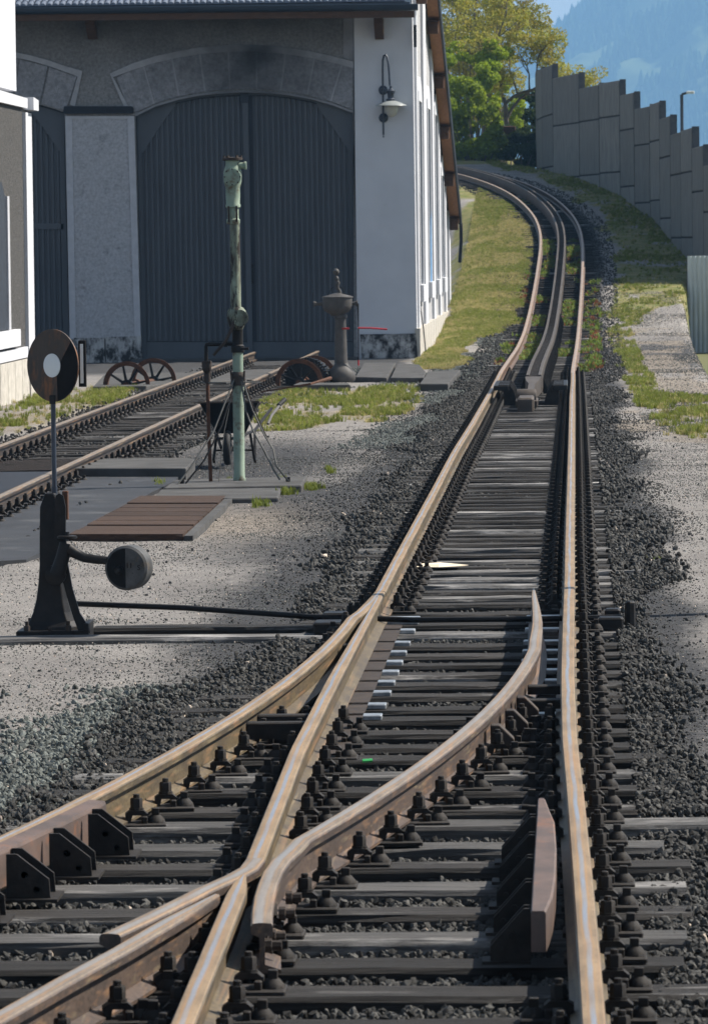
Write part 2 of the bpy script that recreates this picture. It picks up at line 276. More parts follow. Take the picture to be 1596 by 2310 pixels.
# ---------------------------------------------------------------- building blocks
class MB:
    def __init__(s): s.v = []; s.f = []
    def add(s, vs, fs): o = len(s.v); s.v += [tuple(p) for p in vs]; s.f += [tuple(i+o for i in f) for f in fs]; return s
    def box(s, x0, x1, y0, y1, z0, z1, bev=0.0):
        if bev <= 0:
            return s.add([(x0,y0,z0),(x1,y0,z0),(x1,y1,z0),(x0,y1,z0),(x0,y0,z1),(x1,y0,z1),(x1,y1,z1),(x0,y1,z1)], [(0,3,2,1),(4,5,6,7),(0,1,5,4),(1,2,6,5),(2,3,7,6),(3,0,4,7)])
        b = bev; rings = []
        for z, i in ((z0, 0), (z1-b, 0), (z1, b)):
            rings.append([(x0+b+i,y0+i,z),(x1-b-i,y0+i,z),(x1-i,y0+b+i,z),(x1-i,y1-b-i,z),(x1-b-i,y1-i,z),(x0+b+i,y1-i,z),(x0+i,y1-b-i,z),(x0+i,y0+b+i,z)])
        return s.loft(rings)
    def loft(s, rings, caps=True, closed=True):
        k = len(rings[0]); vs = [p for r in rings for p in r]; fs = []
        for a in range(len(rings)-1):
            for i in range(k if closed else k-1):
                j = (i+1) % k; fs.append((a*k+i, a*k+j, (a+1)*k+j, (a+1)*k+i))
        if caps: fs.append(tuple(reversed(range(k)))); fs.append(tuple(range((len(rings)-1)*k, len(rings)*k)))
        return s.add(vs, fs)
    def lathe(s, prof, c=(0,0,0), seg=20, axis='z'):
        rings = []
        for r, h in prof:
            ring = []
            for i in range(seg):
                a = 2*math.pi*i/seg; p = (max(r,1e-4)*math.cos(a), max(r,1e-4)*math.sin(a), h)
                if axis == 'y': p = (p[0], p[2], -p[1])
                if axis == 'x': p = (p[2], p[1], -p[0])
                ring.append((p[0]+c[0], p[1]+c[1], p[2]+c[2]))
            rings.append(ring)
        return s.loft(rings)
    def tube(s, pts, r, seg=8):
        pts = [Vector(p) for p in pts]; rs = r if isinstance(r, (list, tuple)) else [r]*len(pts); rings = []; ref = None
        for i, p in enumerate(pts):
            t = (pts[min(i+1, len(pts)-1)]-pts[max(i-1, 0)]).normalized()
            if ref is None: ref = Vector((0,0,1)) if abs(t.z) < .9 else Vector((1,0,0))
            a = t.cross(ref); a = a.normalized() if a.length > 1e-6 else t.orthogonal().normalized(); b = t.cross(a).normalized(); ref = -b if ref.dot(-b) > 0 else b
            rings.append([p+(a*math.cos(2*math.pi*k/seg)+b*math.sin(2*math.pi*k/seg))*rs[i] for k in range(seg)])
        return s.loft(rings)
    def prism(s, poly, fn, a, b):
        """poly: 2D outline; fn(u, v, w) -> point; extruded from w=a to w=b"""
        k = len(poly); o = len(s.v); s.v += [tuple(fn(u, v, a)) for u, v in poly]+[tuple(fn(u, v, b)) for u, v in poly]
        for t in tessellate_polygon([[Vector((u, v, 0)) for u, v in poly]]):
            s.f.append(tuple(o+i for i in t)); s.f.append(tuple(o+k+i for i in reversed(t)))
        for i in range(k):
            j = (i+1) % k; s.f.append((o+i, o+j, o+k+j, o+k+i))
        return s
    def torus(s, c, Rr, r, seg=32, ss=6, axis='y', squash=1.0):
        vs = []; fs = []
        for i in range(seg):
            a = 2*math.pi*i/seg
            for j in range(ss):
                b = 2*math.pi*j/ss; q = Rr+r*math.cos(b); p = (q*math.cos(a), r*squash*math.sin(b), q*math.sin(a))
                if axis == 'z': p = (p[0], p[2], p[1])
                if axis == 'x': p = (p[1], p[0], p[2])
                vs.append((p[0]+c[0], p[1]+c[1], p[2]+c[2])); fs.append((i*ss+j, ((i+1)%seg)*ss+j, ((i+1)%seg)*ss+(j+1)%ss, i*ss+(j+1)%ss))
        return s.add(vs, fs)
    def mesh(s, name, m, smooth=None):
        me = bpy.data.meshes.new(name); me.from_pydata(s.v, [], s.f)
        bm = bmesh.new(); bm.from_mesh(me); bmesh.ops.recalc_face_normals(bm, faces=bm.faces); bm.to_mesh(me); bm.free()
        if m: me.materials.append(M[m] if isinstance(m, str) else m)
        if smooth is not None:
            me.polygons.foreach_set('use_smooth', [True]*len(me.polygons)); me.set_sharp_from_angle(angle=R(smooth))
        return me
    def build(s, name, m, parent=None, smooth=None, **kw):
        o = bpy.data.objects.new(name, s.mesh(name, m, smooth)); C.objects.link(o)
        if parent: o.parent = parent
        for k, v in kw.items(): o[k] = v
        return o
def empty(name, loc, label, cat, rz=0, group=None):
    o = bpy.data.objects.new(name, None); C.objects.link(o); o.location = loc; o.rotation_euler = (0,0,rz); o.empty_display_size = .1
    o['label'] = label; o['category'] = cat
    if group: o['group'] = group
    return o
def inst(name, me, parent=None, loc=(0,0,0), rot=(0,0,0), sc=(1,1,1), **kw):
    o = bpy.data.objects.new(name, me); C.objects.link(o); o.location = loc; o.rotation_euler = rot; o.scale = sc
    if parent: o.parent = parent
    for k, v in kw.items(): o[k] = v
    return o
def bevel(o, w=.004, seg=2):
    b = o.modifiers.new('bevel', 'BEVEL'); b.width = w; b.segments = seg; b.limit_method = 'ANGLE'; b.angle_limit = R(40); return o

# rail profile: (across, up, uv-u); running surface has u 0..1
RP = [(-.055,0,-1.),(-.055,.010,-.9),(-.008,.026,-.7),(-.008,.107,-.5),(-.032,.117,-.3),(-.033,.139,-.05),(-.027,.148,.05),(-.010,.150,.3),(.010,.150,.7),(.027,.148,.95),(.033,.139,1.05),(.032,.117,1.3),(.008,.107,1.5),(.008,.026,1.7),(.055,.010,1.9),(.055,0,2.)]
BARP = [(-.02,.04,-.5),(-.03,.05,-.4),(-.03,.155,-.05),(-.022,.163,.1),(.022,.163,.9),(.03,.155,1.05),(.03,.05,1.4),(.02,.04,1.5)]
def sweep(name, pts, m, parent, prof=RP, wsc=None, **kw):
    pts = [Vector(p) for p in pts]; k = len(prof); n = len(pts); vs = []; fs = []; uv = []; run = 0; V = []
    for i, p in enumerate(pts):
        t = pts[min(i+1, n-1)]-pts[max(i-1, 0)]; t.z = 0; t.normalize(); nr = Vector((t.y, -t.x, 0))
        if i: run += (p-pts[i-1]).length
        V.append(run); sc = wsc[i] if wsc else 1.0
        if isinstance(sc, (int, float)): sc = (sc, sc)
        for a, b, u in prof: vs.append(p+nr*(a*(sc[0] if a < 0 else sc[1]))+Vector((0,0,b)))
    for i in range(n-1):
        for j in range(k-1):
            fs.append((i*k+j, (i+1)*k+j, (i+1)*k+j+1, i*k+j+1)); uv += [(prof[j][2],V[i]),(prof[j][2],V[i+1]),(prof[j+1][2],V[i+1]),(prof[j+1][2],V[i])]
    for e in (list(range(k)), [(n-1)*k+j for j in reversed(range(k))]): fs.append(tuple(e)); uv += [(-1,0)]*k
    me = bpy.data.meshes.new(name); me.from_pydata(vs, [], fs); me.materials.append(M[m])
    l = me.uv_layers.new(name='UVMap'); l.data.foreach_set('uv', [c for q in uv for c in q])
    me.polygons.foreach_set('use_smooth', [True]*len(fs)); me.set_sharp_from_angle(angle=R(32))
    o = bpy.data.objects.new(name, me); C.objects.link(o); o.parent = parent
    for a, b in kw.items(): o[a] = b
    return o

def scatter(name, pts, scl, variants, label=None, rot=None, kind='stuff'):
    """one object: points that carry a random variant, built by geometry nodes"""
    n = len(pts); me = bpy.data.meshes.new(name); me.vertices.add(n); me.vertices.foreach_set('co', np.asarray(pts, dtype=np.float32).ravel())
    a = me.attributes.new('scl', 'FLOAT', 'POINT'); a.data.foreach_set('value', np.asarray(scl, dtype=np.float32))
    if rot is None: rot = np.stack([RNG.uniform(-3.1,3.1,n), RNG.uniform(-3.1,3.1,n), RNG.uniform(-3.1,3.1,n)], 1)
    a = me.attributes.new('rot', 'FLOAT_VECTOR', 'POINT'); a.data.foreach_set('vector', np.asarray(rot, dtype=np.float32).ravel())
    o = bpy.data.objects.new(name, me); C.objects.link(o); o['kind'] = kind
    if label: o['label'] = label
    col = bpy.data.collections.new(name+'_kinds')
    for v in dict.fromkeys(variants): col.objects.link(v)
    g = bpy.data.node_groups.new(name, 'GeometryNodeTree'); g.interface.new_socket('Geometry', in_out='INPUT', socket_type='NodeSocketGeometry'); g.interface.new_socket('Geometry', in_out='OUTPUT', socket_type='NodeSocketGeometry')
    gi = g.nodes.new('NodeGroupInput'); go = g.nodes.new('NodeGroupOutput'); ip = g.nodes.new('GeometryNodeInstanceOnPoints'); ci = g.nodes.new('GeometryNodeCollectionInfo')
    ci.inputs[0].default_value = col; ci.inputs[1].default_value = True; ci.inputs[2].default_value = True; ip.inputs['Pick Instance'].default_value = True
    na = g.nodes.new('GeometryNodeInputNamedAttribute'); na.data_type = 'FLOAT_VECTOR'; na.inputs[0].default_value = 'rot'
    nb = g.nodes.new('GeometryNodeInputNamedAttribute'); nb.data_type = 'FLOAT'; nb.inputs[0].default_value = 'scl'
    L = g.links.new; L(gi.outputs[0], ip.inputs['Points']); L(ci.outputs[0], ip.inputs['Instance']); L(na.outputs['Attribute'], ip.inputs['Rotation']); L(nb.outputs['Attribute'], ip.inputs['Scale']); L(ip.outputs[0], go.inputs[0])
    md = o.modifiers.new('scatter', 'NODES'); md.node_group = g; return o
def variant(me): return bpy.data.objects.new(me.name, me)
def stone_mesh(name, m, seed, flat=.65):
    rg = np.random.default_rng(seed); bm = bmesh.new(); bmesh.ops.create_icosphere(bm, subdivisions=1, radius=1)
    for v in bm.verts:
        k = rg.uniform(.72, 1.2); v.co = Vector((v.co.x*k*1.15, v.co.y*k*.9, v.co.z*k*flat))
    for q in range(3):
        nn = Vector(rg.normal(size=3)).normalized(); d = rg.uniform(.45, .7)
        for v in bm.verts:
            e = v.co.dot(nn)-d
            if e > 0: v.co -= nn*e
    me = bpy.data.meshes.new(name); bm.to_mesh(me); bm.free(); me.materials.append(M[m]); return me

# ---------------------------------------------------------------- ground
def polyW(px): return [GT(x, y) for x, y in px]
def inpoly(X, Y, poly):
    X = np.asarray(X, float); Y = np.asarray(Y, float); X0, Y0 = X, Y; X = X0+(vnoise(X0, Y0*.3, 1.6, 91)-.5)*.5+(vnoise(X0, Y0*.5, 5., 92)-.5)*.25; Y = Y0+(vnoise(X0, Y0*.3, 1.2, 93)-.5)*7; r = np.zeros(X.shape, bool); n = len(poly)
    for i in range(n):
        x1, y1 = poly[i]; x2, y2 = poly[(i+1) % n]
        c = ((y1 > Y) != (y2 > Y)) & (X < (x2-x1)*(Y-y1)/(y2-y1+1e-12)+x1); r ^= c
    return r
GR = {  # vegetation areas of the yard, outlined on the ground
 'left': polyW([(-60,905),(0,905),(80,890),(205,872),(320,880),(230,925),(110,958),(0,988),(-60,1000)]),
 'mid': polyW([(600,905),(640,885),(760,872),(930,880),(965,895),(900,945),(800,930),(700,955),(590,975)]),
 'corner': polyW([(945,800),(1020,722),(1035,770),(1055,830),(1000,836),(945,822)]),
 'bank': polyW([(1022,400),(1060,398),(1120,430),(1180,470),(1202,520),(1203,600),(1195,660),(1170,730),(1100,760),(1020,770),(1010,720)]),
 'far': polyW([(1000,372),(1110,360),(1230,366),(1330,395),(1440,455),(1560,580),(1600,640),(1600,748),(1390,745),(1385,700),(1400,640),(1385,570),(1360,500),(1300,445),(1200,395),(1060,365)]),
 'strip': polyW([(1372,742),(1420,742),(1440,800),(1480,880),(1475,925),(1425,930),(1400,840)]),
 'right': polyW([(1450,905),(1500,880),(1600,890),(1600,990),(1530,985),(1470,950)]),
}
GRD = {'left': .55, 'mid': .55, 'corner': .8, 'bank': 1., 'far': 1., 'strip': .7, 'right': .3}
ML_ = -1.09
xs = np.concatenate([np.arange(-60,-12,2.5), np.arange(-12, 6, .11), np.arange(6, 60, 2.5)]); ys = np.concatenate([np.arange(2, 12, .5), np.arange(12, 60, .22), np.arange(60, 200, .4), np.arange(200, 400, 6)])
XX, YY = np.meshgrid(xs, ys); ZZ = terr(XX, YY); nx, ny = len(xs), len(ys)
me = bpy.data.meshes.new('ground'); me.vertices.add(nx*ny); me.vertices.foreach_set('co', np.stack([XX, YY, ZZ], -1).ravel().astype(np.float32))
i0 = (np.arange(ny-1)[:,None]*nx+np.arange(nx-1)[None,:]).ravel(); q = np.stack([i0, i0+1, i0+nx+1, i0+nx], 1)
me.loops.add(q.size); me.loops.foreach_set('vertex_index', q.ravel().astype(np.int32)); me.polygons.add(len(q)); me.polygons.foreach_set('loop_start', (np.arange(len(q))*4).astype(np.int32))
me.update(); me.polygons.foreach_set('use_smooth', [True]*len(q)); me.materials.append(M['earth'])
def blob(X, Y, px, rx, ry, z=0):
    p = G(px[0], px[1]); return np.exp(-(((X-p.x)/rx)**2+((Y-p.y)/ry)**2))
dark = corridor(XX, YY)*.95
dark = np.maximum(dark, .95*sst(1.3, .75, np.abs(XX-XC(YY)))*(YY > 60))
_q = np.maximum(np.where(YY < 29, XDL(YY), ML_)-.5-XX, (XX-.36)*np.where(YY > 19, 1.5, .8))+(vnoise(XX, YY*.4, 1.3, 77)-.5)*.5; dark = np.maximum(dark, .85*sst(1.0, .0, _q)*(YY < 90)*np.where((YY < 24) & (XX < 0), .4, 1))
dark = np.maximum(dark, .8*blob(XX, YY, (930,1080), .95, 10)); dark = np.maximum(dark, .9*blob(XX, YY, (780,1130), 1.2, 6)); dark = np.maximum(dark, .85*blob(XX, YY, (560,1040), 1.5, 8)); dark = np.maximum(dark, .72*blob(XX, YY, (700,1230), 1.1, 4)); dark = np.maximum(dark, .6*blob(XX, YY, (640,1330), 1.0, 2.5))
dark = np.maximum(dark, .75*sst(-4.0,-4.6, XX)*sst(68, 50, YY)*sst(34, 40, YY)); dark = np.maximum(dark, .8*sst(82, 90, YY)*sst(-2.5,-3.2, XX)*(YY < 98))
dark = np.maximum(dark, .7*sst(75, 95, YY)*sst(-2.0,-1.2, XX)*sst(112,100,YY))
soil = np.zeros_like(XX); gm = np.zeros_like(XX)
for k, pl in GR.items():
    ins = inpoly(XX, YY, pl); nz = vnoise(XX, YY*.4, 2.2, 9)
    if k in ('bank', 'far'): gm = np.maximum(gm, ins*sst(.1, .35, nz))
    else: soil = np.maximum(soil, ins*.8*sst(.2, .45, nz)); gm = np.maximum(gm, ins*GRD[k]*.35*sst(.5, .75, nz))
soil = np.maximum(soil, .75*inpoly(XX, YY, polyW([(1425,745),(1535,746),(1580,845),(1610,885),(1610,1000),(1480,1000),(1430,960),(1440,850)]))*sst(.25, .5, vnoise(XX, YY*.4, 2., 19))); soil = np.maximum(soil, .8*blob(XX, YY, (545,1175), .45, 2.2))
gm = np.maximum(gm, sst(2.9, 3.6, XX-XC(YY))*(YY > 122)); gm = np.maximum(gm, (YY > 172)*1.0)
for nm, ar in (('dark', dark), ('soil', soil), ('grass', gm)):
    a = me.attributes.new(nm, 'FLOAT', 'POINT'); a.data.foreach_set('value', np.clip(ar, 0, 1).ravel().astype(np.float32))
g = bpy.data.objects.new('ground', me); C.objects.link(g); g['kind'] = 'structure'
s = MB(); s.add([(-4500,-1500,-.6),(4500,-1500,-.6),(4500,7200,-.6),(-4500,7200,-.6)], [(0,1,2,3)]); M['plain'] = mat('plain', (.09,.11,.04), (.13,.12,.06), .02, .95)
s.build('valley_floor', 'plain', kind='structure')

# asphalt strip beside the siding and its thin edge
def sheet(name, px, m, z0, z1, parent=None, **kw):
    b = MB(); b.prism([(G(x, y, z1).x, G(x, y, z1).y) for x, y in px], lambda u, v, w_: (u, v, w_), z0, z1); return b.build(name, m, parent, **kw)
sheet('asphalt_path', [(-40,1135),(120,1088),(180,1050),(420,1052),(395,1085),(350,1107),(250,1158),(150,1212),(130,1225),(60,1262),(-40,1268)], 'asphalt', -.05, .012, kind='structure')

# ---------------------------------------------------------------- main track: sleepers, rails, turnout
trk = empty('railway_track', (0,0,0), 'main rack railway track with its turnout, running from the foreground round the far left bend', 'railway track')
def sleeper(parent, x0, x1, yc, zt, rz=0, light=False, wd=.235, hgt=.15):
    n = 10; mb = MB(); rings = []; hw = wd/2
    for i in range(n+1):
        x = x0+(x1-x0)*i/n; j = lambda a=.004: random.uniform(-a, a); b = .012
        rings.append([(x, -hw+j(), -hgt), (x, -hw+j(), -b*1.5+j()), (x, -hw+b+j(), j(.003)), (x, 0+j(), -.002+j(.003)), (x, hw-b+j(), j(.003)), (x, hw+j(), -b*1.5+j()), (x, hw+j(), -hgt)])
    mb.loft(rings); o = mb.build('sleeper', 'sleeper_light' if light else 'sleeper', parent); o.location = (0, yc, zt+random.uniform(-.008,.006)); o.rotation_euler.z = rz+random.uniform(-.006,.006); return o
def fasten_mesh(sides):
    mb = MB()
    mb.box(-.19 if -1 in sides else -.06, .19 if 1 in sides else .06, -.075, .075, -.002, .014, .004)
    for s_ in sides:
        def bx(a, b_, c, d, e, f_): x0, x1 = sorted((a*s_, b_*s_)); mb.box(x0, x1, c, d, e, f_, .003)
        bx(.100,.122,-.06,.06,.014,.040)                              # rib that holds the clamp
        mb.prism([(.040*s_,.030),(.040*s_,.048),(.058*s_,.060),(.108*s_,.060),(.125*s_,.045),(.125*s_,.028),(.106*s_,.028),(.100*s_,.042),(.066*s_,.042),(.060*s_,.018),(.048*s_,.018)], lambda u, v, w_: (u, w_, v), -.03, .03)
        mb.lathe([(.027,.060),(.027,.068)], (.082*s_,0,0), 10); mb.lathe([(.023,.068),(.023,.100),(.020,.105)], (.082*s_,0,0), 6); mb.lathe([(.012,.105),(.012,.118),(.009,.120)], (.082*s_,0,0), 8)
        mb.lathe([(.036,.014),(.034,.024),(.024,.036),(.019,.042)], (.152*s_,-.012,0), 10); mb.box(.152*s_-.014, .152*s_+.014, -.026, .002, .042, .068, .002)
        mb.lathe([(.028,.014),(.026,.021),(.018,.028)], (.150*s_,.047,0), 8); mb.box(.150*s_-.011, .150*s_+.011, .036, .058, .028, .050, .002)
    return mb.mesh('rail_fastening', 'fastening', 35)
FB, FL, FR = fasten_mesh((-1,1)), fasten_mesh((-1,)), fasten_mesh((1,))
DRp = np.polyfit([26,25.1,24.2,23.4,22.6,21.85,20.5,19.46,18.43,17.85,17.5],[-.213,-.235,-.276,-.315,-.364,-.444,-.579,-.72,-.843,-.92,-.96],2)
def XDR(Y): return np.polyval(DRp, Y)
def XDR2(Y): return np.interp(Y, [11,12.5,13.89,14.5,15.03,15.67,16.37,16.8],[-1.96,-1.72,-1.493,-1.40,-1.31,-1.217,-1.105,-1.065])
def fMR(y): return float(np.interp(y, [11,13.7,17,19.4,21.3,24,35,50,70,78], [.055,.032,.004,-.016,-.033,-.040,-.045,-.032,-.018,-.016]))
def fML(y): return float(np.interp(y, [11,13.7,17.2,18.7,21,24,30,40,50,58,72,78], [-1.0,-1.026,-1.052,-1.073,-1.105,-1.112,-1.117,-1.12,-1.12,-1.10,-1.085,-1.086]))
MR = -.02; ML = -1.112
Y = 11.6; spots = []
while Y < 166: spots.append(Y); Y += .62 if Y < 90 else .66
spots = [y+random.uniform(-.03,.03) for y in spots]
i29 = min(range(len(spots)), key=lambda i: abs(spots[i]-29.25)); spots[i29] = 29.25; spots[i29+1] = 29.95
for i, y in enumerate(spots):
    c = float(XC(y)); hd = math.atan2(float(XC(y+1)-XC(y-1)), 2.0); zt = float(T(y)); rt = c+.535+.39+random.uniform(-.07,.06); lf = c-.535-.42+random.uniform(-.06,.06)
    if y < 28.5: lf = float(XDL(y))-.50+random.uniform(-.08,.05)
    if i in (i29, i29+1): lf = -3.22 if i == i29 else -2.72
    if y < 21: rt += random.choice((0,0,.08,.15,.05)); 
    if i % 9 == 4 and y < 30: rt += .12
    light = i == i29 or (y < 22 and i % 4 == 0) or (32 < y < 64 and random.random() < .3) or random.random() < .12
    o = sleeper(trk, lf-c if y > 90 else lf, rt-c if y > 90 else rt, y, zt, -hd if y > 90 else 0, light)
    if y > 90: o.location.x = c
    if y > 84: continue
    z = zt
    zone = 23.6 < y < 30.6
    if not (14.9 < y < 19.0): inst('rail_fastening', FR if zone else FB, trk, (fMR(y), y, z))
    else: inst('rail_fastening', FR, trk, (fMR(y), y, z))
    if y < 16.6 or y > 30.6: inst('rail_fastening', FB, trk, (fML(y), y, z))
    elif y < 23.6: inst('rail_fastening', FB if y > 18.5 else FL, trk, (fML(y), y, z))
    if 16.6 < y < 18.6: inst('rail_fastening', FR, trk, (float(XDR(y)) if y > 17.4 else -.97, y, z), (0,0,0))
    if 18.6 < y < 23.6: inst('rail_fastening', FB, trk, (float(XDR(y)), y, z), (0,0,.12))
    if 19.4 < y < 23.6: inst('rail_fastening', FB, trk, (float(XDL(y)), y, z), (0,0,.1))
    elif 23.6 <= y < 30: inst('rail_fastening', FL, trk, (float(XDL(y)), y, z), (0,0,.05))
    elif y <= 15.2: inst('rail_fastening', FL, trk, (float(XDL(y)), y, z), (0,0,.17))
    if y < 15.6: inst('rail_fastening', FB, trk, (float(XDR2(y)), y, z), (0,0,.16))
    if zone:
        sp = MB().box(-.10,.10,-.06,.06,0,.020,.004).mesh('slide_plate','slide_plate')
        inst('slide_plate', sp, trk, (fML(y)+.13, y, z)); inst('slide_plate', sp, trk, (fMR(y)-.13, y, z), sc=(1.1,1,1))
for o in [o for o in trk.children if o.name.startswith('slide_plate')]: pass

def line(fx, y0, y1, n, z=0.0):
    return [(float(fx(y)), y, float(T(y))+z) for y in np.linspace(y0, y1, n)]
BZ = .012
wig = lambda a, s, sd: (lambda y: a(y)+(float(vnoise(y, 0, s, sd))-.5)*.014)
sweep('stock_rail', line(wig(fMR,.12,21), 11, 78, 130, BZ), 'rail', trk, label='right running rail with a worn bluish top')
sweep('running_rail', line(wig(fML,.12,22), 30.3, 78, 90, BZ), 'rail', trk, label='left running rail beyond the switch tip')
def off(s_): 
    out = []
    for y in np.linspace(78.02, 172, 190):
        dx = float(XC(y+.5)-XC(y-.5)); nrm = math.hypot(1, dx); out.append((float(XC(y))+s_*.535/nrm, y-s_*.535*dx/nrm, float(T(y))+BZ))
    return out
sweep('running_rail', off(1), 'rail_far', trk); sweep('running_rail', off(-1), 'rail_far', trk)
# left side: curved stock rail, closed blade, knuckle and wing
pl = [(float(XDL(y))-(0 if y < 28 else 0), y, BZ) for y in np.linspace(11, 28.2, 60)]+[(-1.160,28.7,BZ),(-1.140,29.3,BZ),(-1.124,29.9,BZ),(-1.117,30.28,BZ)]
sweep('stock_rail', pl, 'rail', trk, label='left stock rail curving off to the left')
pb = line(fML, 17.25, 24, 20, BZ)+[(fML(y), y, BZ) for y in np.linspace(24.3, 29.9, 18)]
sweep('switch_blade', pb, 'rail', trk, wsc=[(1,1)]*20+[((max(.12, 1-(i/17)**1.2*1.0)), 1) for i in range(18)], label='closed blade lying against the left stock rail')
kn = [(fML(17.25),17.25,BZ),(-1.060,17.0,BZ),(-1.095,16.78,BZ),(-1.165,16.45,BZ),(-1.235,16.05,BZ),(-1.31,15.65,BZ),(-1.365,15.38,BZ)]
sweep('wing_rail', kn, 'rail_rusty', trk, label='left wing rail bent away from the crossing nose')
# crossing nose
sweep('crossing_nose', line(lambda y: -1.026-(y-13.69)*.012, 11, 16.35, 16, BZ)+[(-1.062,16.6,BZ),(-1.062,16.8,BZ)], 'rail', trk, wsc=[1]*16+[.7,.25])
sweep('crossing_rail', [(float(XDR2(y)), y, BZ) for y in np.linspace(11, 16.3, 18)], 'rail_rusty', trk, wsc=[1]*16+[.75,.35])
# right diverging rail with its open blade and wing end
dr = [(-.935,15.60,BZ),(-.952,15.9,BZ),(-.966,16.25,BZ),(-.974,16.6,BZ),(-.976,16.9,BZ),(-.967,17.2,BZ),(-.945,17.5,BZ)]+[(float(XDR(y)), y, BZ) for y in np.linspace(17.8, 26, 36)]+[(-.205,26.6,BZ),(-.201,27.2,BZ),(-.2,27.8,BZ),(-.205,28.4,BZ),(-.213,29,BZ),(-.225,29.7,BZ),(-.238,30.4,BZ)]
nd = len(dr); sweep('switch_blade', dr, 'rail_rusty', trk, wsc=[1]*(nd-6)+[(1,.9),(1,.75),(.95,.6),(.9,.45),(.75,.25),(.4,.1)], label='open blade of the right side, curving into the wing rail')
# flat foot plates under the blade root, distance blocks, stretcher bars and bolts
b = MB(); b.box(ML+.04, ML+.145, 22.2, 29.6, .012, .02); b.build('blade_flange', 'rust_dark', trk)
for y in (22.6, 22.95, 26.9):
    b = MB().box(XDL(y)+.03, ML-.02, y-.04, y+.04, .05, .12, .006); b.build('distance_block', 'fastening', trk)
for y in (24.0, 24.75):
    b = MB().box(float(XDR(y))+.02, MR-.02, y-.05, y+.05, .045, .085, .005); b.build('distance_block', 'fastening', trk)
for y in (23.1, 23.75, 22.4):
    X_ = float(XDR(y)); b = MB(); b.prism([(X_+.03,.02),(X_+.03,.12),(X_+.07,.12),(X_+.13,.06),(X_+.13,.02)], lambda u, v, w_: (u, w_, v), y-.05, y+.05); bevel(b.build('heel_chair', 'rust_dark', trk), .006)
for yy in (29.6,): b = MB().tube([(-3.0, 30.05, .13),(-2.2, 29.95, .10),(-1.5, 29.8, .055),(-.9, 29.6, .045),(-.2, 29.6, .045),(.25, 29.6, .05)], .016, 8); b.build('point_rod', 'cast_iron', trk, 40)
MB().box(.12,.26,29.3,29.42,.0,.07,.01).build('point_lock', 'cast_iron', trk); MB().box(.16,.25,29.75,29.87,.0,.085,.01).build('point_lock', 'cast_iron', trk); MB().lathe([(.03,0),(.03,.13),(.02,.14)], (.30,29.6,0), 8).build('lock_bolt', 'cast_iron', trk)
MB().box(-1.45,-1.2,29.25,29.5,.0,.06,.01).build('point_lock', 'cast_iron', trk); MB().box(-1.42,-1.28,29.7,29.9,.0,.08,.01).build('point_lock', 'cast_iron', trk)
# raised check rail by the right rail, five gussets
ck = [(-.140,15.6),(-.122,15.95),(-.114,16.4),(-.113,17.2),(-.122,18.0),(-.142,18.4),(-.158,18.75)]
CKP = [(-.055,.03,-.5),(-.055,.178,-.1),(-.05,.184,.05),(.022,.184,.9),(.028,.178,1.05),(.028,.03,1.4)]
b = MB(); rings = []
for (x, y) in ck: rings.append([(-.142,y,.07),(-.142,y,.186),(-.138,y,.192),(x+.036,y,.192),(x+.042,y,.186),(x+.042,y,.07)])
b.loft(rings); cko = b.build('check_rail', 'check_rail', trk, label='raised check rail with a bulging edge beside the right rail')
for y in (15.75, 16.4, 17.05, 17.7, 18.25):
    for dy in (0, .085):
        b = MB(); b.prism([(-.144,.016),(-.144,.180),(-.165,.180),(-.265,.07),(-.265,.016)], lambda u, v, w_: (u, w_, v), y+dy, y+dy+.014); b.build('gusset', 'fastening', cko)
    b = MB(); b.box(-.29, -.144, y-.01, y+.11, .014, .024); b.tube([(-.20,y-.012,.10),(-.20,y+.11,.10)], .012, 6); b.tube([(-.235,y-.012,.06),(-.235,y+.11,.06)], .010, 6); b.build('gusset', 'fastening', cko)
# check rail of the diverging track, left edge
b = MB(); rings = []
for y in np.linspace(12, 18.95, 12):
    x = float(XDL(y))+.055; rings.append([(x,y,.05),(x,y,.172),(x+.006,y,.178),(x+.062,y,.172),(x+.066,y,.160),(x+.066,y,.05)])
b.loft(rings); ck2 = b.build('check_rail', 'check_rail', trk, label='check rail with paired gusset plates at the left edge')
for y in np.arange(18.72-.6*10, 18.8, .6):
    x = float(XDL(y))+.121
    for dy in (-.17, 0):
        b = MB(); b.prism([(x,.014),(x,.168),(x+.035,.168),(x+.14,.085),(x+.145,.014)], lambda u, v, w_: (u, w_, v), y+dy, y+dy+.016); b.build('gusset', 'fastening', ck2)
    b = MB(); b.box(x-.01, x+.17, y-.2, y+.04, .012, .022); b.tube([(x+.06,y-.17,.1),(x+.06,y,.1)], .013, 6); b.tube([(x+.10,y-.17,.05),(x+.10,y,.05)], .012, 6); b.build('gusset', 'fastening', ck2)
for y in (15.75, 15.95, 16.5, 16.9):
    b = MB().lathe([(.022,0),(.022,.02),(.016,.022),(.016,.05)], (-.965+.03, y, .075), 8, 'x'); b.build('bolt', 'rust_dark', trk)

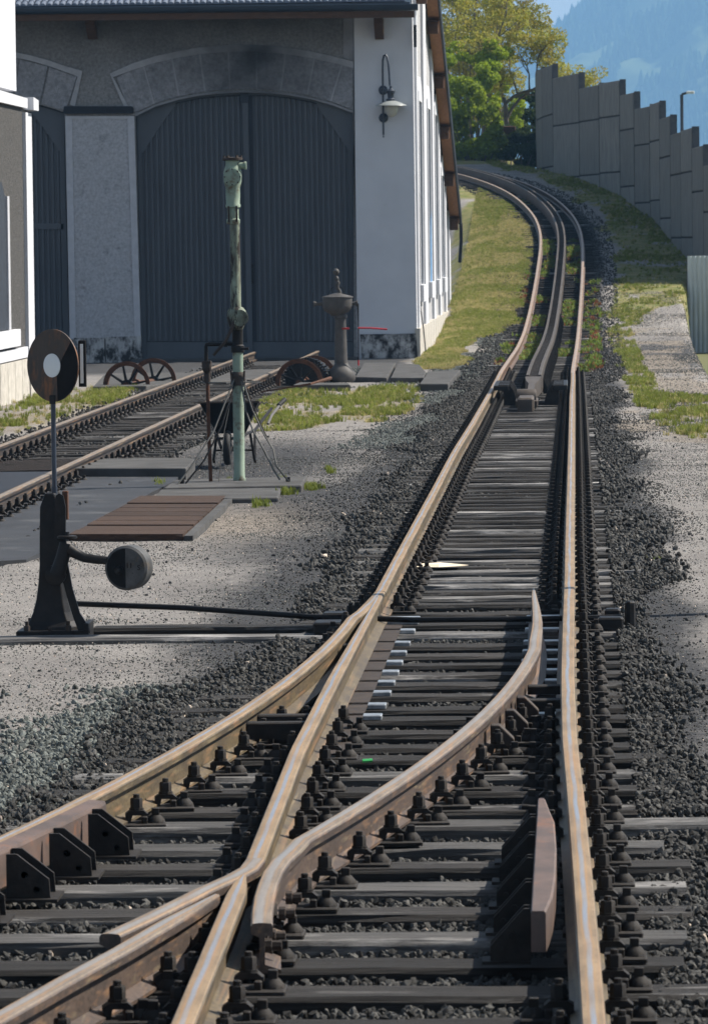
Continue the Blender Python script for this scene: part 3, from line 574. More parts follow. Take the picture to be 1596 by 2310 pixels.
# ---------------------------------------------------------------- rack between the rails
rk = empty('rack_rail', (0,0,0), 'steel rack bar in the middle of the track beyond its entry tongue', 'rack rail')
RKP = [(-.105,-.03,-.5),(-.105,.265,-.1),(-.10,.270,0),(-.085,.270,.1),(-.083,.235,.3),(.083,.235,.7),(.085,.270,.9),(.10,.270,1),(.105,.265,1.1),(.105,-.03,1.4)]
M['rack_steel'] = mat('rack_steel', (.080,.066,.056), (.055,.047,.041), 5, .6, stretch=(1,.25,1), c3=(.15,.10,.075), t3=(.6,.75), s3=2, bump=.3)
CHP = lambda s_: sorted([(s_*.108,-.03,-.5),(s_*.108,.262,-.1),(s_*.102,.270,.2),(s_*.062,.270,.8),(s_*.060,.252,1.05),(s_*.088,.245,1.2),(s_*.088,-.03,1.5)], key=lambda q: 0)
for s_ in (-1, 1): sweep('side_bar', [(float(XC(y)), y, float(T(y))) for y in np.linspace(73.0, 172, 200)], 'rack_steel', rk, prof=CHP(s_) if s_ < 0 else CHP(1)[::-1])
mb = MB()
for y in np.arange(73.1, 165, .1):
    c = float(XC(y)); z = float(T(y)); hd = float(XC(y+.5)-XC(y-.5))
    mb.add([(c-.088,y-.018+.088*hd,z+.20),(c+.088,y-.018-.088*hd,z+.20),(c+.088,y+.018-.088*hd,z+.20),(c-.088,y+.018+.088*hd,z+.20),(c-.088,y-.012+.088*hd,z+.252),(c+.088,y-.012-.088*hd,z+.252),(c+.088,y+.012-.088*hd,z+.252),(c-.088,y+.012+.088*hd,z+.252)], [(0,3,2,1),(4,5,6,7),(0,1,5,4),(1,2,6,5),(2,3,7,6),(3,0,4,7)])
mb.build('rung', 'rack_steel', rk, kind='stuff')
for i, y in enumerate(np.arange(73.4, 112, .66)):
    mb = MB(); c = float(XC(y)); z = float(T(y))
    for s_ in (-1, 1): mb.prism([(c+s_*.127, .0),(c+s_*.127,.22),(c+s_*.155,.16),(c+s_*.21,.0)], lambda u, v, w_: (u, w_, v+z), y-.05, y+.05)
    mb.build('rack_chair', 'fastening', rk)
b = MB(); b.loft([[(-.555-w_, y, .03),(-.555+w_, y, .03),(-.555+w_, y, h),(-.555-w_, y, h)] for y, w_, h in ((72.95,.11,.25),(71.5,.085,.235),(70.6,.045,.22),(68.6,.04,.20),(68.0,.04,.14))]); b.build('entry_tongue', 'rack_steel', rk)
b = MB(); b.lathe([(.02,-.12),(.115,-.12),(.12,-.11),(.12,.11),(.115,.12),(.02,.12)], (-.60,67.4,.12), 20, 'x'); b.box(-.74,-.46,67.2,68.4,.02,.10,.01); b.build('entry_roller', 'rack_steel', rk, 40)
b = MB(); b.box(-.70,-.50,65.9,67.1,.0,.17,.02); b.build('entry_block', 'rack_steel', rk)
for i in range(4):
    for s_, xx in ((-1,-.90),(1,-.20)):
        y = 68.3+i*.66; b = MB(); b.prism([(xx-s_*.0,.0),(xx-s_*.19,.0),(xx-s_*.13,.20),(xx-s_*.08,.27),(xx+s_*.07,.27),(xx+s_*.07,.20),(xx,.19)], lambda u, v, w_: (u, w_, v), y-.07, y+.07); b.build('guide_bracket', 'fastening', rk)
b = MB(); b.box(-1.03,-.83,68.2,70.6,.2,.262,.01); b.box(-.27,-.08,68.2,70.6,.2,.262,.01); b.build('guide_plate', 'cast_iron', rk)

# ---------------------------------------------------------------- siding to the shed
sd = empty('railway_track', (0,0,0), 'straight rusty siding track leading into the engine shed', 'railway track')
SL, SR = -5.73, -4.60
for y in np.arange(36, 92.5, .64):
    y += random.uniform(-.04,.04); sleeper(sd, -6.25+random.uniform(-.05,.05), -4.15+random.uniform(-.05,.05), y, -.015, 0, random.random() < .06)
    if y > 40:
        for x in (SL, SR): inst('rail_fastening', FB, sd, (x, y, -.012))
sweep('running_rail', [(SL+.0*y, y, 0) for y in np.linspace(36, 95.8, 60)], 'rail_siding', sd)
sweep('running_rail', [(SR, y, 0) for y in np.linspace(36, 95.8, 60)], 'rail_siding', sd)
# pit with a ribbed grating between the siding rails
pit = empty('pit_cover', (0,0,0), 'dark ribbed metal cover between the siding rails, left edge', 'pit cover')
a = G(-60,1062); c_ = G(128,1045)
b = MB().box(SL+.08, SR-.08, 44.5, 49.6, -.04, .028, .01); b.build('cover_plate', 'black_iron', pit)
mb = MB()
for y in np.arange(49.7, 52.2, .09): mb.prism([(SL+.1,y),(SR-.1,y+.25),(SR-.1,y+.285),(SL+.1,y+.035)], lambda u, v, w_: (u, v, w_), .0, .03)
mb.build('cover_rib', 'rust_dark', pit, kind='stuff')

# ---------------------------------------------------------------- hatch, slabs
hz = .02; hp = [G(*p, hz) for p in ((155,1212),(412,1212),(510,1122),(318,1122))]
hat = empty('hatch_cover', (hp[0].x, hp[0].y, 0), 'brown timber boards laid flat as a hatch beside the asphalt', 'hatch cover')
nb = 9
for i in range(nb):
    t0 = i/nb+.006; t1 = (i+1)/nb-.006; L_ = lambda t: hp[0].lerp(hp[3], t); R_ = lambda t: hp[1].lerp(hp[2], t)
    q = [L_(t0), R_(t0), R_(t1), L_(t1)]; mb = MB(); zz = random.uniform(0,.012)
    mb.prism([(p.x-hp[0].x, p.y-hp[0].y) for p in q], lambda u, v, w_: (u, v, w_), -.05, .03+zz); mb.build('plank', 'plank', hat)
e0, e1 = hp[1]-hp[0], hp[2]-hp[0]
mb = MB(); mb.prism([(e0.x+.01,e0.y),(e0.x+.075,e0.y),(e1.x+.075,e1.y),(e1.x+.01,e1.y)], lambda u, v, w_: (u, v, w_), -.05, .030); mb.build('edge_frame', 'slab', hat)
def slab(px, z1, label, m='slab', name='concrete_slab', gr='loose concrete slabs'):
    b = MB(); pp = [G(x, y, z1) for x, y in px]; c = sum(pp, Vector())/len(pp)
    b.prism([(p.x-c.x, p.y-c.y) for p in pp], lambda u, v, w_: (u, v, w_), -.05, z1); o = b.build(name, m, None); o.location = (c.x, c.y, 0); bevel(o, .015); o['label'] = label; o['category'] = 'slab'; return o
slab([(165,1056),(420,1056),(440,1036),(425,1032),(230,1034)], .09, 'long grey slab beside the right siding rail, behind the signal post')
slab([(370,1100),(392,1083),(692,1074),(680,1094)], .05, 'dark slab under the water crane base')
slab([(345,1124),(362,1104),(634,1100),(628,1122),(520,1124)], .035, 'worn grey concrete strip in front of the water crane slab', 'slab')
slab([(800,850),(820,818),(892,818),(872,852)], .06, 'concrete slab under the shed corner, right of the pump')
slab([(880,852),(895,820),(945,822),(960,838),(955,852)], .07, 'cracked concrete slab between the pump and the grass corner')
slab([(945,866),(965,838),(1038,834),(1010,866)], .08, 'light concrete slab nearest the main track by the grass corner')
slab([(660,868),(675,862),(785,864),(790,868)], .07, 'narrow kerb slab below the pump base')
slab([(210,872),(235,845),(455,840),(440,858),(330,870)], .03, 'wide dark slab across the siding in front of the shed door')
slab([(400,868),(430,838),(620,832),(600,850)], .02, 'flat dark slab between the siding rails by the shed door')

# ---------------------------------------------------------------- ballast and loose stone (real stones, one mass each)
def pts_in(n, x0, x1, y0, y1, dens):
    X = RNG.uniform(x0, x1, n); Y = RNG.uniform(y0, y1, n); k = RNG.uniform(0, 1, n) < dens(X, Y); return X[k], Y[k]
def put(X, Y, s, dz=0.0):
    z = terr(X, Y)+s*.25+dz; return np.stack([X, Y, z], 1)
VD = [variant(stone_mesh('ballast_stone', 'stone', i)) for i in range(8)]
VL = [variant(stone_mesh('gravel_stone', 'stone_light', 20+i)) for i in range(6)]
VC = [variant(stone_mesh('coal_piece', 'coal', 40+i)) for i in range(4)]
VP = [variant(stone_mesh('pale_chip', 'stone_pale', 60+i, .4)) for i in range(4)]
X1, Y1 = pts_in(250000, -3.4, 1.3, 12.5, 34, lambda X, Y: corridor(X, Y)*1.0)
X2, Y2 = pts_in(150000, -2.2, 1.5, 34, 80, lambda X, Y: corridor(X, Y)*.9)
X3, Y3 = pts_in(45000, -6.4, -4.0, 38, 92, lambda X, Y: corridor(X, Y)*.9)
X4, Y4 = pts_in(90000, -6.5, 1.3, 80, 172, lambda X, Y: ((np.abs(X-XC(Y)) < 1.35) & ((np.abs(X-XC(Y)) > .2)))*.8)
XB = np.concatenate([X1,X2,X3,X4]); YB = np.concatenate([Y1,Y2,Y3,Y4]); SB = RNG.uniform(.008,.021,len(XB))*np.where(YB > 34, 1.3, 1.0)
PB = put(XB, YB, SB); PB[:,2] += RNG.uniform(0,.035,len(XB))
scatter('ballast', PB, SB, VD, 'dark crushed stone ballast of both tracks')
# gravel shoulders: greenish light gravel at the lower left, grey at the right and by the shed
def sh1(X, Y): 
    d = XDL(Y)-.35-X; return sst(-.1,.1,d)*sst(1.25,.3,d+(vnoise(X,Y*.5,2.,4)-.5)*.9)*(Y < 26)
X1, Y1 = pts_in(90000, -4.2, -1.4, 13, 29, sh1)
X2, Y2 = pts_in(60000, -2.6, -1.4, 55, 125, lambda X, Y: sst(-2.3,-1.6,X+(vnoise(X,Y*.3,1.5,8)-.5)*1.2)*.7)
X3, Y3 = pts_in(18000, -4.2, -1.2, 72, 90, lambda X, Y: .6*sst(.3,.6,vnoise(X,Y*.3,1.5,8)))
XB = np.concatenate([X1,X2,X3]); YB = np.concatenate([Y1,Y2,Y3]); SB = RNG.uniform(.008,.021,len(XB))
scatter('gravel', put(XB, YB, SB), SB, VL, 'light grey and greenish gravel along the track shoulders')
def sh2(X, Y):
    dl = np.where(Y < 30, XDL(Y), ML)-.5-X; dr_ = X-.45; q = np.maximum(dl, np.where(dr_ > 0, dr_*np.where(Y > 19, 1.9, 1.0), dr_)); return sst(.8, 0., q+(vnoise(X,Y*.4,1.2,14)-.5)*.9)*(q > -.1)*np.where((Y < 25) & (X < 0), .22, 1.0)*.7
X1, Y1 = pts_in(170000, -3.6, 2.0, 13, 75, sh2); SB = RNG.uniform(.003,.010,len(X1))*np.where(Y1 > 40, 1.3, 1.0)
scatter('cinder', put(X1, Y1, SB), SB, VD+VC, 'dark cinder and small stones spilling from the ballast')
X1, Y1 = pts_in(260000, -6, 2.4, 14, 62, lambda X, Y: .35+.65*sst(.4,.65,vnoise(X,Y*.4,1.0,31))); SB = RNG.uniform(.003,.0068,len(X1))
scatter('fine_grit', put(X1, Y1, SB), SB, VL+VD+VP[:1], 'fine grit on the light dusty yard')
X1, Y1 = pts_in(60000, .8, 2.5, 60, 122, lambda X, Y: .2+.8*sst(.45,.6,vnoise(X,Y*.3,1.4,71))); SB = RNG.uniform(.004,.012,len(X1))
scatter('strip_grit', put(X1, Y1, SB), SB, VL+VD[:3]+VP[:2], 'loose grit on the sandy strip at the right')
X1, Y1 = pts_in(700, -5, 2.2, 14, 70, lambda X, Y: 1-corridor(X, Y)); SB = RNG.uniform(.007,.018,len(X1))
scatter('coal_pieces', put(X1, Y1, SB), SB, VC, 'small black coal pieces scattered on the yard')
X1, Y1 = pts_in(500, -3, 1.3, 13, 60, lambda X, Y: corridor(X, Y)); SB = RNG.uniform(.010,.022,len(X1)); PB = put(X1, Y1, SB); PB[:,2] += .035
scatter('pale_chips', PB, SB, VP, 'pale stone chips and litter among the ballast')

# ---------------------------------------------------------------- grass and weeds
def tuft(name, m, n, h, spread, wd=.006, lean=.5, seed=0):
    rg = np.random.default_rng(seed); v = []; f = []
    for i in range(n):
        a = rg.uniform(0, 6.28); r = rg.uniform(0, spread); x, y = r*math.cos(a), r*math.sin(a); d = rg.uniform(0, 6.28); hh = h*rg.uniform(.5, 1.1); l = lean*hh*rg.uniform(.2, 1)
        px, py = math.cos(d+1.57)*wd, math.sin(d+1.57)*wd; mx, my = x+math.cos(d)*l*.35, y+math.sin(d)*l*.35; o = len(v)
        v += [(x-px,y-py,0),(x+px,y+py,0),(mx+px*.8,my+py*.8,hh*.6),(mx-px*.8,my-py*.8,hh*.6),(x+math.cos(d)*l,y+math.sin(d)*l,hh)]; f += [(o,o+1,o+2,o+3),(o+3,o+2,o+4)]
    me = bpy.data.meshes.new(name); me.from_pydata(v, [], f); me.materials.append(M[m]); return variant(me)
TG = [tuft('grass_tuft','grass',16,.07,.045,.004,.7,i) for i in range(4)]; TD = [tuft('dry_tuft','grass_dry',14,.055,.05,.004,1.0,10+i) for i in range(3)]
M['weed_green'] = grass_mat('weed_green', (.15,.20,.035), (.10,.14,.03), .35)
TW = [tuft('weed','weed_green',12,.10,.08,.016,.9,20+i) for i in range(3)]; TR = [tuft('red_weed','leaf_red',9,.08,.06,.012,.9,30+i) for i in range(2)]
def grass(name, n, polys, vs, label, smin, smax, mask=lambda X, Y: 1.0):
    PX = []; 
    for k in polys:
        pl = GR[k]; a = np.array(pl); X = RNG.uniform(a[:,0].min(), a[:,0].max(), n); Y = RNG.uniform(a[:,1].min(), a[:,1].max(), n); ok = inpoly(X, Y, pl) & (RNG.uniform(0,1,n) < mask(X, Y)*GRD[k]) & ((X > -2.75) | (Y < 93))
        PX.append(np.stack([X[ok], Y[ok]], 1))
    q = np.concatenate(PX); z = terr(q[:,0], q[:,1]); s_ = RNG.uniform(smin, smax, len(q)); rot = np.stack([RNG.uniform(-.15,.15,len(q)), RNG.uniform(-.15,.15,len(q)), RNG.uniform(0,6.28,len(q))], 1)
    return scatter(name, np.column_stack([q, z]), s_, vs, label, rot)
grass('bank_grass', 110000, ['bank','far'], TG+TD[:2], 'rough green grass on the banks along the bend', .5, 1.25, lambda X, Y: .12+.88*sst(.45,.62,vnoise(X,Y*.4,1.3,40)))
grass('dry_grass', 42000, ['bank','bank','corner'], TD, 'dry yellowish grass on the bank beside the shed', .7, 1.3, lambda X, Y: .25+.75*sst(.4,.6,vnoise(X,Y*.4,1.8,41)))
grass('yard_grass', 13000, ['left','mid','corner','strip','right'], TG+TD[:2], 'sparse grass tufts growing in the gravel yard', .6, 1.3, lambda X, Y: .08+.92*sst(.5,.68,vnoise(X,Y*.35,2.2,9)))
q = []
for n_, lo, hi, y0, y1 in ((2000,.20,.46,94,140),(2000,-.46,-.2,94,140),(450,.6,.95,85,125),(300,-.85,-.6,90,130)):
    Y = RNG.uniform(y0, y1, n_); X = XC(Y)+RNG.uniform(lo, hi, n_); k = vnoise(X*2, Y*.5, 1.2, 44) > .42; q.append(np.stack([X[k], Y[k]], 1))
q = np.concatenate(q); scatter('track_weeds', np.column_stack([q, terr(q[:,0], q[:,1])+.03]), RNG.uniform(.5,1.3,len(q)), TW+TR+TD[:1], 'green and reddish weeds growing between the rails of the rack section', np.stack([RNG.uniform(-.2,.2,len(q))]*2+[RNG.uniform(0,6.28,len(q))], 1))
q = np.array([list(G(x+random.gauss(0,8), y+random.gauss(0,2))[:2]) for x, y in [(648,1112)]*14+[(705,1098)]*30+[(745,1058)]*8+[(590,1140)]*6+[(515,1088)]*8+[(640,1082)]*5+[(360,1092)]*6+[(1370,1395)]*3+[(1480,1262)]*4])
scatter('small_tufts', np.column_stack([q, terr(q[:,0], q[:,1])]), RNG.uniform(.6,1.1,len(q)), TG, 'little grass tufts round the water crane slab', np.stack([RNG.uniform(-.2,.2,len(q))]*2+[RNG.uniform(0,6.28,len(q))], 1))

# ---------------------------------------------------------------- switch stand with its disc signal
o_ = G(120,1424); SS = empty('switch_stand', o_, 'black cast iron switch stand with round counterweight and rusty disc signal on its mast', 'switch stand')
mb = MB(); rings = []
for z, wx, wy in ((.0,.155,.12),(.03,.150,.11),(.06,.125,.09),(.11,.103,.08),(.18,.085,.07),(.28,.071,.065),(.38,.064,.062),(.55,.062,.058),(.70,.058,.052),(.776,.030,.046)):
    rings.append([(-wx-.0,-wy,z),(wx*.72,-wy,z),(wx,-wy*.3,z),(wx,wy,z),(-wx,wy,z)])
mb.loft(rings); bevel(mb.build('stand_body', 'cast_iron', SS), .008)
mb = MB(); mb.prism([(.018,.40),(.030,.55),(.034,.70),(.040,.765),(.060,.78),(.082,.765),(.095,.70),(.092,.55),(.10,.40),(.125,.25),(.165,.11),(.215,.03),(.22,.0),(.16,.0),(.13,.08),(.095,.2),(.07,.3)], lambda u, v, w_: (u, w_, v), -.145, -.115); mb.build('curved_rib', 'cast_iron', SS)
mb = MB().box(.072,.104,-.10,-.05,.63,.79,.004); mb.build('bearing_cap', 'rust', SS)
mb = MB().box(-.19,.20,-.17,.15,-.03,.014,.006).box(.185,.215,-.17,.15,-.03,.055,.004); mb.build('base_plate', 'cast_iron', SS)
mb = MB()
for x, y in ((-.13,-.15),(.10,-.155),(.17,-.12),(-.14,.12),(.14,.12)): mb.lathe([(.018,.0),(.018,.03),(.011,.032),(.011,.055)], (x,y,.012), 6)
mb.lathe([(.011,.0),(.011,.03)], (.0,-.16,.0), 6); mb.build('anchor_bolt', 'rust_dark', SS)
mb = MB().lathe([(.05,-.02),(.058,-.015),(.058,.03),(.045,.05)], (.035,-.16,.325), 18, 'y'); mb.tube([(.045,-.17,.33),(.075,-.17,.42),(.095,-.16,.50)], [.045,.04,.038], 10); mb.build('pivot_boss', 'cast_iron', SS, 45)
mb = MB().lathe([(.05,-.008),(.056,-.004),(.056,.006),(.045,.01)], (.103,-.16,.535), 20).lathe([(.012,0),(.012,.02)], (.103,-.16,.545), 8).lathe([(.032,-.05),(.030,0)], (.103,-.16,.49), 14); mb.build('collar', 'cast_iron', SS, 45)
mb = MB().tube([(.11,-.17,.47),(.15,-.175,.445),(.20,-.18,.42),(.27,-.185,.41),(.33,-.19,.405)], [.036,.03,.026,.025,.023], 10); mb.lathe([(.014,-.01),(.014,.012)], (.318,-.215,.405), 8, 'y'); mb.build('lever_arm', 'cast_iron', SS, 45)
# counterweight: thick drum, face turned slightly left
cw = empty('counterweight', (.445,-.19,.365), '', ''); cw.parent = SS; cw.rotation_euler = (0,0,R(-14)); del cw['label']; del cw['category']
mb = MB().lathe([(.02,-.055),(.112,-.055),(.124,-.043),(.124,.055),(.115,.06),(.02,.06)], (0,0,0), 40, 'y'); mb.build('drum', 'weight_white', cw, 35)
pts = [(-.109*math.sin(t), .109*math.cos(t)) for t in np.linspace(0, math.pi, 20)]
mb = MB().prism(pts, lambda u, v, w_: (u, w_, v), -.0565, -.0545); mb.build('black_half', 'sign_black', cw)
mb = MB().lathe([(.024,-.055),(.022,-.085),(.012,-.098)], (-.035,0,-.012), 16, 'y'); mb.build('weight_pin', 'cast_iron', cw, 45)
for tx, px, pz, sz in (('11', .022, .0, .042), ('S', .078, -.01, .040), ('-', .042, -.034, .03)):
    cu = bpy.data.curves.new('marking', 'FONT'); cu.body = tx; cu.size = sz; cu.extrude = .0006; cu.align_x = 'CENTER'; cu.materials.append(M['sign_black']); t = bpy.data.objects.new('marking', cu); C.objects.link(t); t.parent = cw; t.location = (px,-.0565,pz); t.rotation_euler = (R(90),0,0)
mb = MB().lathe([(.0135,.74),(.0135,1.30)], (.02,0,0), 12).lathe([(.0165,.76),(.0165,.81)], (.02,0,0), 12); mb.build('mast', 'navy_paint', SS, 45)
sg = empty('disc_signal', (.025,-.03,1.488), '', ''); sg.parent = SS; sg.rotation_euler = (0,0,R(-40)); del sg['label']; del sg['category']
RR = .2025; circ = [(RR*math.cos(t), RR*math.sin(t)) for t in np.linspace(0, 2*math.pi, 64, endpoint=False)]
mb = MB().prism(circ, lambda u, v, w_: (u, w_, v), -.004, .004); mb.build('disc', 'sign_rust', sg)
a0, a1 = R(42), R(-79); pb_ = [(.035,-.02)]+[(RR*.999*math.cos(t), RR*.999*math.sin(t)) for t in np.linspace(a1, a0, 26)]
mb = MB().prism(pb_, lambda u, v, w_: (u, w_, v), -.0062, -.0042); mb.build('black_sector', 'sign_black', sg)
mb = MB().prism([(.066*math.cos(t), .066*math.sin(t)) for t in np.linspace(0, 2*math.pi, 40, endpoint=False)], lambda u, v, w_: (u, w_, v), -.010, -.0062); mb.build('lens', 'sign_white', sg)
mb = MB().box(-.025,.02,-.012,.0,-.215,-.165,.004); mb.build('clamp', 'cast_iron', sg)
mb = MB().box(.162,.204,.03,.06,1.365,1.625,.004).box(.03,.165,.035,.05,1.46,1.49); mb.build('side_board', 'sign_black', SS)
mb = MB().box(.172,.189,.024,.0295,1.385,1.605); mb.build('side_panel', 'sign_white', SS)

# ---------------------------------------------------------------- water crane
o_ = G(540,1084,.05); WC = empty('water_crane', o_, 'tall pale green water crane standpipe with flaking paint and guy hoses', 'water crane')
mb = MB().lathe([(.055,0),(.055,.02),(.049,.03),(.049,.86),(.046,.92)], (0,0,0), 22); mb.build('lower_pipe', 'paint_green', WC, 40)
mb = MB().lathe([(.062,.84),(.066,.86),(.066,.93),(.050,.96)], (0,0,0), 18)
for s_ in (-1,1): mb.tube([(s_*.05,-.05,.88),(s_*.06,-.06,.97)], .01, 6)
mb.build('collar', 'rust_dark', WC, 40)
mb = MB().lathe([(.046,.93),(.046,1.16)], (0,0,0), 20); mb.build('middle_pipe', 'paint_green', WC, 40)
mb = MB().lathe([(.056,1.13),(.060,1.14),(.060,1.19),(.048,1.20),(.048,1.34),(.055,1.36)], (0,0,0), 20).tube([(-.02,-.04,1.165),(.1,-.05,1.165)], .012, 8); mb.build('dark_sleeve', 'cast_iron', WC, 40)
mb = MB().lathe([(.05,1.33),(.075,1.38),(.088,1.44),(.08,1.50),(.055,1.53)], (-.005,0,0), 20).lathe([(.072,-.09),(.072,-.065),(.055,-.06)], (.03,0,1.435), 24, 'y').lathe([(.035,-.105),(.035,-.09)], (.03,0,1.435), 16, 'y'); mb.build('valve_ball', 'paint_worn', WC, 40)
mb = MB().lathe([(.052,1.52),(.047,1.54),(.044,2.27)], (-.012,0,0), 20); mb.build('upper_pipe', 'paint_worn', WC, 40)
mb = MB().lathe([(.056,2.26),(.060,2.27),(.060,2.30),(.05,2.31),(.05,2.40),(.066,2.41),(.066,2.43),(.060,2.44),(.064,2.52),(.062,2.58),(.078,2.63),(.080,2.72),(.068,2.76),(.060,2.78),(.060,2.82)], (-.025,0,0), 22)
mb.lathe([(.07,-.10),(.078,-.095),(.078,-.07),(.06,-.06)], (-.022,0,2.675), 26, 'y').lathe([(.028,0),(.028,.05),(.036,.05),(.036,.068)], (.03,-.01,2.775), 12, 'x'); mb.build('crane_head', 'paint_green', WC, 40)
mb = MB()
for k in range(8): a = k*math.pi/4; mb.lathe([(.007,-.105),(.007,-.09)], (-.022+.068*math.cos(a),0,2.675+.068*math.sin(a)), 6, 'y')
for k in (-1,1): mb.box(-.025+k*.035-.008,-.025+k*.035+.008,-.062,-.05,2.28,2.42)
mb.build('flange_bolt', 'rust_dark', WC)
mb = MB().lathe([(.078,2.82),(.090,2.825),(.090,2.845),(.05,2.85)], (-.025,0,0), 20)
for k in range(6): a = k*math.pi/3; mb.lathe([(.010,2.845),(.010,2.865)], (-.025+.075*math.cos(a),.075*math.sin(a),0), 6)
mb.build('head_cover', 'rust_dark', WC, 40)
mb = MB().tube([(-.01,-.07,1.46),(-.05,-.09,1.33),(-.11,-.09,1.22),(-.21,-.09,1.11)], .014, 8); mb.build('linkage', 'rust_dark', WC, 40)
mb = MB().tube([(-.04,0,1.205),(-.255,0,1.205),(-.275,0,1.20),(-.28,0,1.18),(-.28,0,1.05)], .018, 10).tube([(-.09,0,1.205),(-.12,0,1.205)], .028, 10); mb.build('drain_elbow', 'cast_iron', WC, 40)
mb = MB().lathe([(.02,.95),(.04,.98),(.045,1.05),(.04,1.06)], (-.275,0,0), 12).lathe([(.028,.86),(.03,.95)], (-.272,0,0), 12); mb.build('pipe_union', 'rust_dark', WC, 40)
mb = MB().tube([(-.27,0,.93),(-.262,-.05,.45),(-.245,-.1,-.05)], .017, 10); mb.build('rusty_pipe', 'rust', WC, 40)
mb = MB().tube([(-.33,0,.868),(-.1,-.06,.862)], .009, 6).tube([(.06,-.06,.87),(.2,0,.862),(.08,-.02,.885)], .008, 6); mb.build('cross_bar', 'hose', WC, 40)
def hose(pts, r, m): MB().tube(pts, r, 6).build('guy_hose', m, WC, 60)
hose([(-.03,-.05,.90),(-.2,-.3,.45),(-.38,-.5,.16),(-.50,-.6,.0)], .008, 'hose')
hose([(-.02,-.05,.88),(-.13,-.25,.5),(-.28,-.4,.2),(-.44,-.5,.0)], .008, 'cast_iron')
hose([(-.03,-.05,.86),(-.12,-.1,.45),(-.17,-.2,.0)], .004, 'hose')
hose([(.03,-.05,.88),(.07,-.1,.62),(.14,-.2,.44),(.24,-.3,.27),(.33,-.4,.10),(.38,-.4,.02)], .009, 'hose')
hose([(.04,-.05,.90),(.13,-.1,.62),(.24,-.2,.40),(.32,-.3,.28),(.35,-.4,.14),(.42,-.4,.05),(.45,-.35,.01)], .008, 'hose')
hose([(.05,-.05,.87),(.18,-.1,.55),(.27,-.2,.36)], .006, 'rust_dark')
mb = MB().lathe([(.02,0),(.02,.04)], (.445,-.3,0), 8).lathe([(.02,0),(.02,.05)], (-.47,-.5,0), 8); mb.build('ground_anchor', 'cast_iron', WC)

# ---------------------------------------------------------------- wheelbarrow
o_ = G(514,1050); WB = empty('wheelbarrow', o_, 'dark steel wheelbarrow standing behind the water crane', 'wheelbarrow')
t0 = [(-.27,.0,.61),(.30,.0,.61),(.27,.85,.57),(-.25,.85,.57)]; t1 = [(-.12,.25,.30),(.16,.25,.30),(.14,.65,.30),(-.11,.65,.30)]
def lerp(a, b, t): return tuple(a[i]+(b[i]-a[i])*t for i in range(3))
cn = (.01,.42,.5); ins = lambda ring, k: [tuple(cn[i]+(p[i]-cn[i])*k if i < 2 else p[i] for i in range(3)) for p in ring]
mb = MB(); mb.loft([t1, t0, ins(t0,.95), [(p[0]*.9,p[1],p[2]+.02) for p in t1]]); mb.build('tray', 'cast_iron', WB)
mb = MB().tube([t0[0],t0[1],t0[2],t0[3],t0[0]], .012, 6); mb.build('tray_rim', 'rust_dark', WB)
mb = MB().torus((0,0,0), .135, .036, 26, 8, 'x').lathe([(.03,-.05),(.10,-.015),(.10,.015),(.03,.05)], (0,0,0), 16, 'x'); ow = mb.build('wheel', 'rubber', WB, 50); ow.location = (.0,-.02,.17)
mb = MB()
for s_ in (-1,1): mb.tube([(s_*.06+.0,-.04,.17),(s_*.14+.02,.25,.29),(s_*.20+.02,.75,.31),(s_*.27+.03,1.1,.43),(s_*.29+.06,1.35,.50)], .015, 8)
mb.box(-.1,.1,-.06,-.03,.25,.275); mb.build('frame', 'cast_iron', WB, 40)
mb = MB()
for s_ in (-1,1): mb.tube([(s_*.16+.02,.6,.30),(s_*.20+.02,.62,.03),(s_*.20+.02,.72,.0),(s_*.19+.02,.9,.3)], .013, 8)
mb.tube([(-.18,.66,.12),(.22,.66,.12)], .01, 6); mb.build('leg', 'cast_iron', WB, 40)
mb = MB().tube([(.33,1.05,.36),(.36,1.2,.44),(.44,1.42,.545)], .014, 8); mb.build('handle', 'concrete', WB, 40); mb = MB().tube([(.42,1.38,.53),(.475,1.5,.585)], .022, 10); mb.build('grip', 'rubber', WB, 40)

# ---------------------------------------------------------------- hand pump by the shed door
o_ = G(770,862,.0); PU = empty('standpipe_pump', o_, 'grey cast iron pump column with bowl and ball knob in front of the shed', 'pump')
MB().lathe([(.17,0),(.205,.03),(.215,.09),(.20,.16),(.15,.215),(.115,.25),(.10,.29)], (0,0,0), 28).build('foot', 'pump_iron', PU, 45)
MB().lathe([(.10,.29),(.095,.5),(.080,.93),(.084,.96),(.10,.97),(.10,1.0),(.092,1.02)], (-.005,0,0), 24).build('column', 'pump_iron', PU, 45)
MB().lathe([(.092,1.0),(.11,1.03),(.17,1.06),(.215,1.11),(.226,1.16),(.226,1.27),(.24,1.275),(.24,1.29),(.225,1.295)], (-.05,0,0), 30).build('bowl', 'pump_iron', PU, 45)
MB().lathe([(.222,1.292),(.21,1.30),(.08,1.335),(.05,1.345),(.02,1.35)], (-.05,0,0), 26).build('lid', 'pump_iron', PU, 45)
MB().tube([(-.01,0,1.33),(-.012,0,1.37),(-.045,0,1.42),(-.05,0,1.47),(-.03,0,1.5),(-.05,0,1.53)], [.03,.028,.028,.032,.028,.025], 12).lathe([(.01,-.04),(.03,-.025),(.036,0),(.03,.025),(.015,.045)], (-.057,0,1.56), 14).build('spindle', 'pump_iron', PU, 60)
MB().lathe([(.01,-.052),(.035,-.038),(.052,0),(.037,.037),(.01,.052)], (-.062,0,1.665), 18).build('ball_knob', 'pump_iron', PU, 80)
MB().lathe([(.04,-.36),(.04,-.33),(.028,-.32),(.028,-.2)], (-.05+.0,0,1.185), 14, 'x').lathe([(.028,.2),(.028,.28),(.045,.285),(.045,.31)], (-.05,0,1.185), 14, 'x').build('side_boss', 'pump_iron', PU, 45)
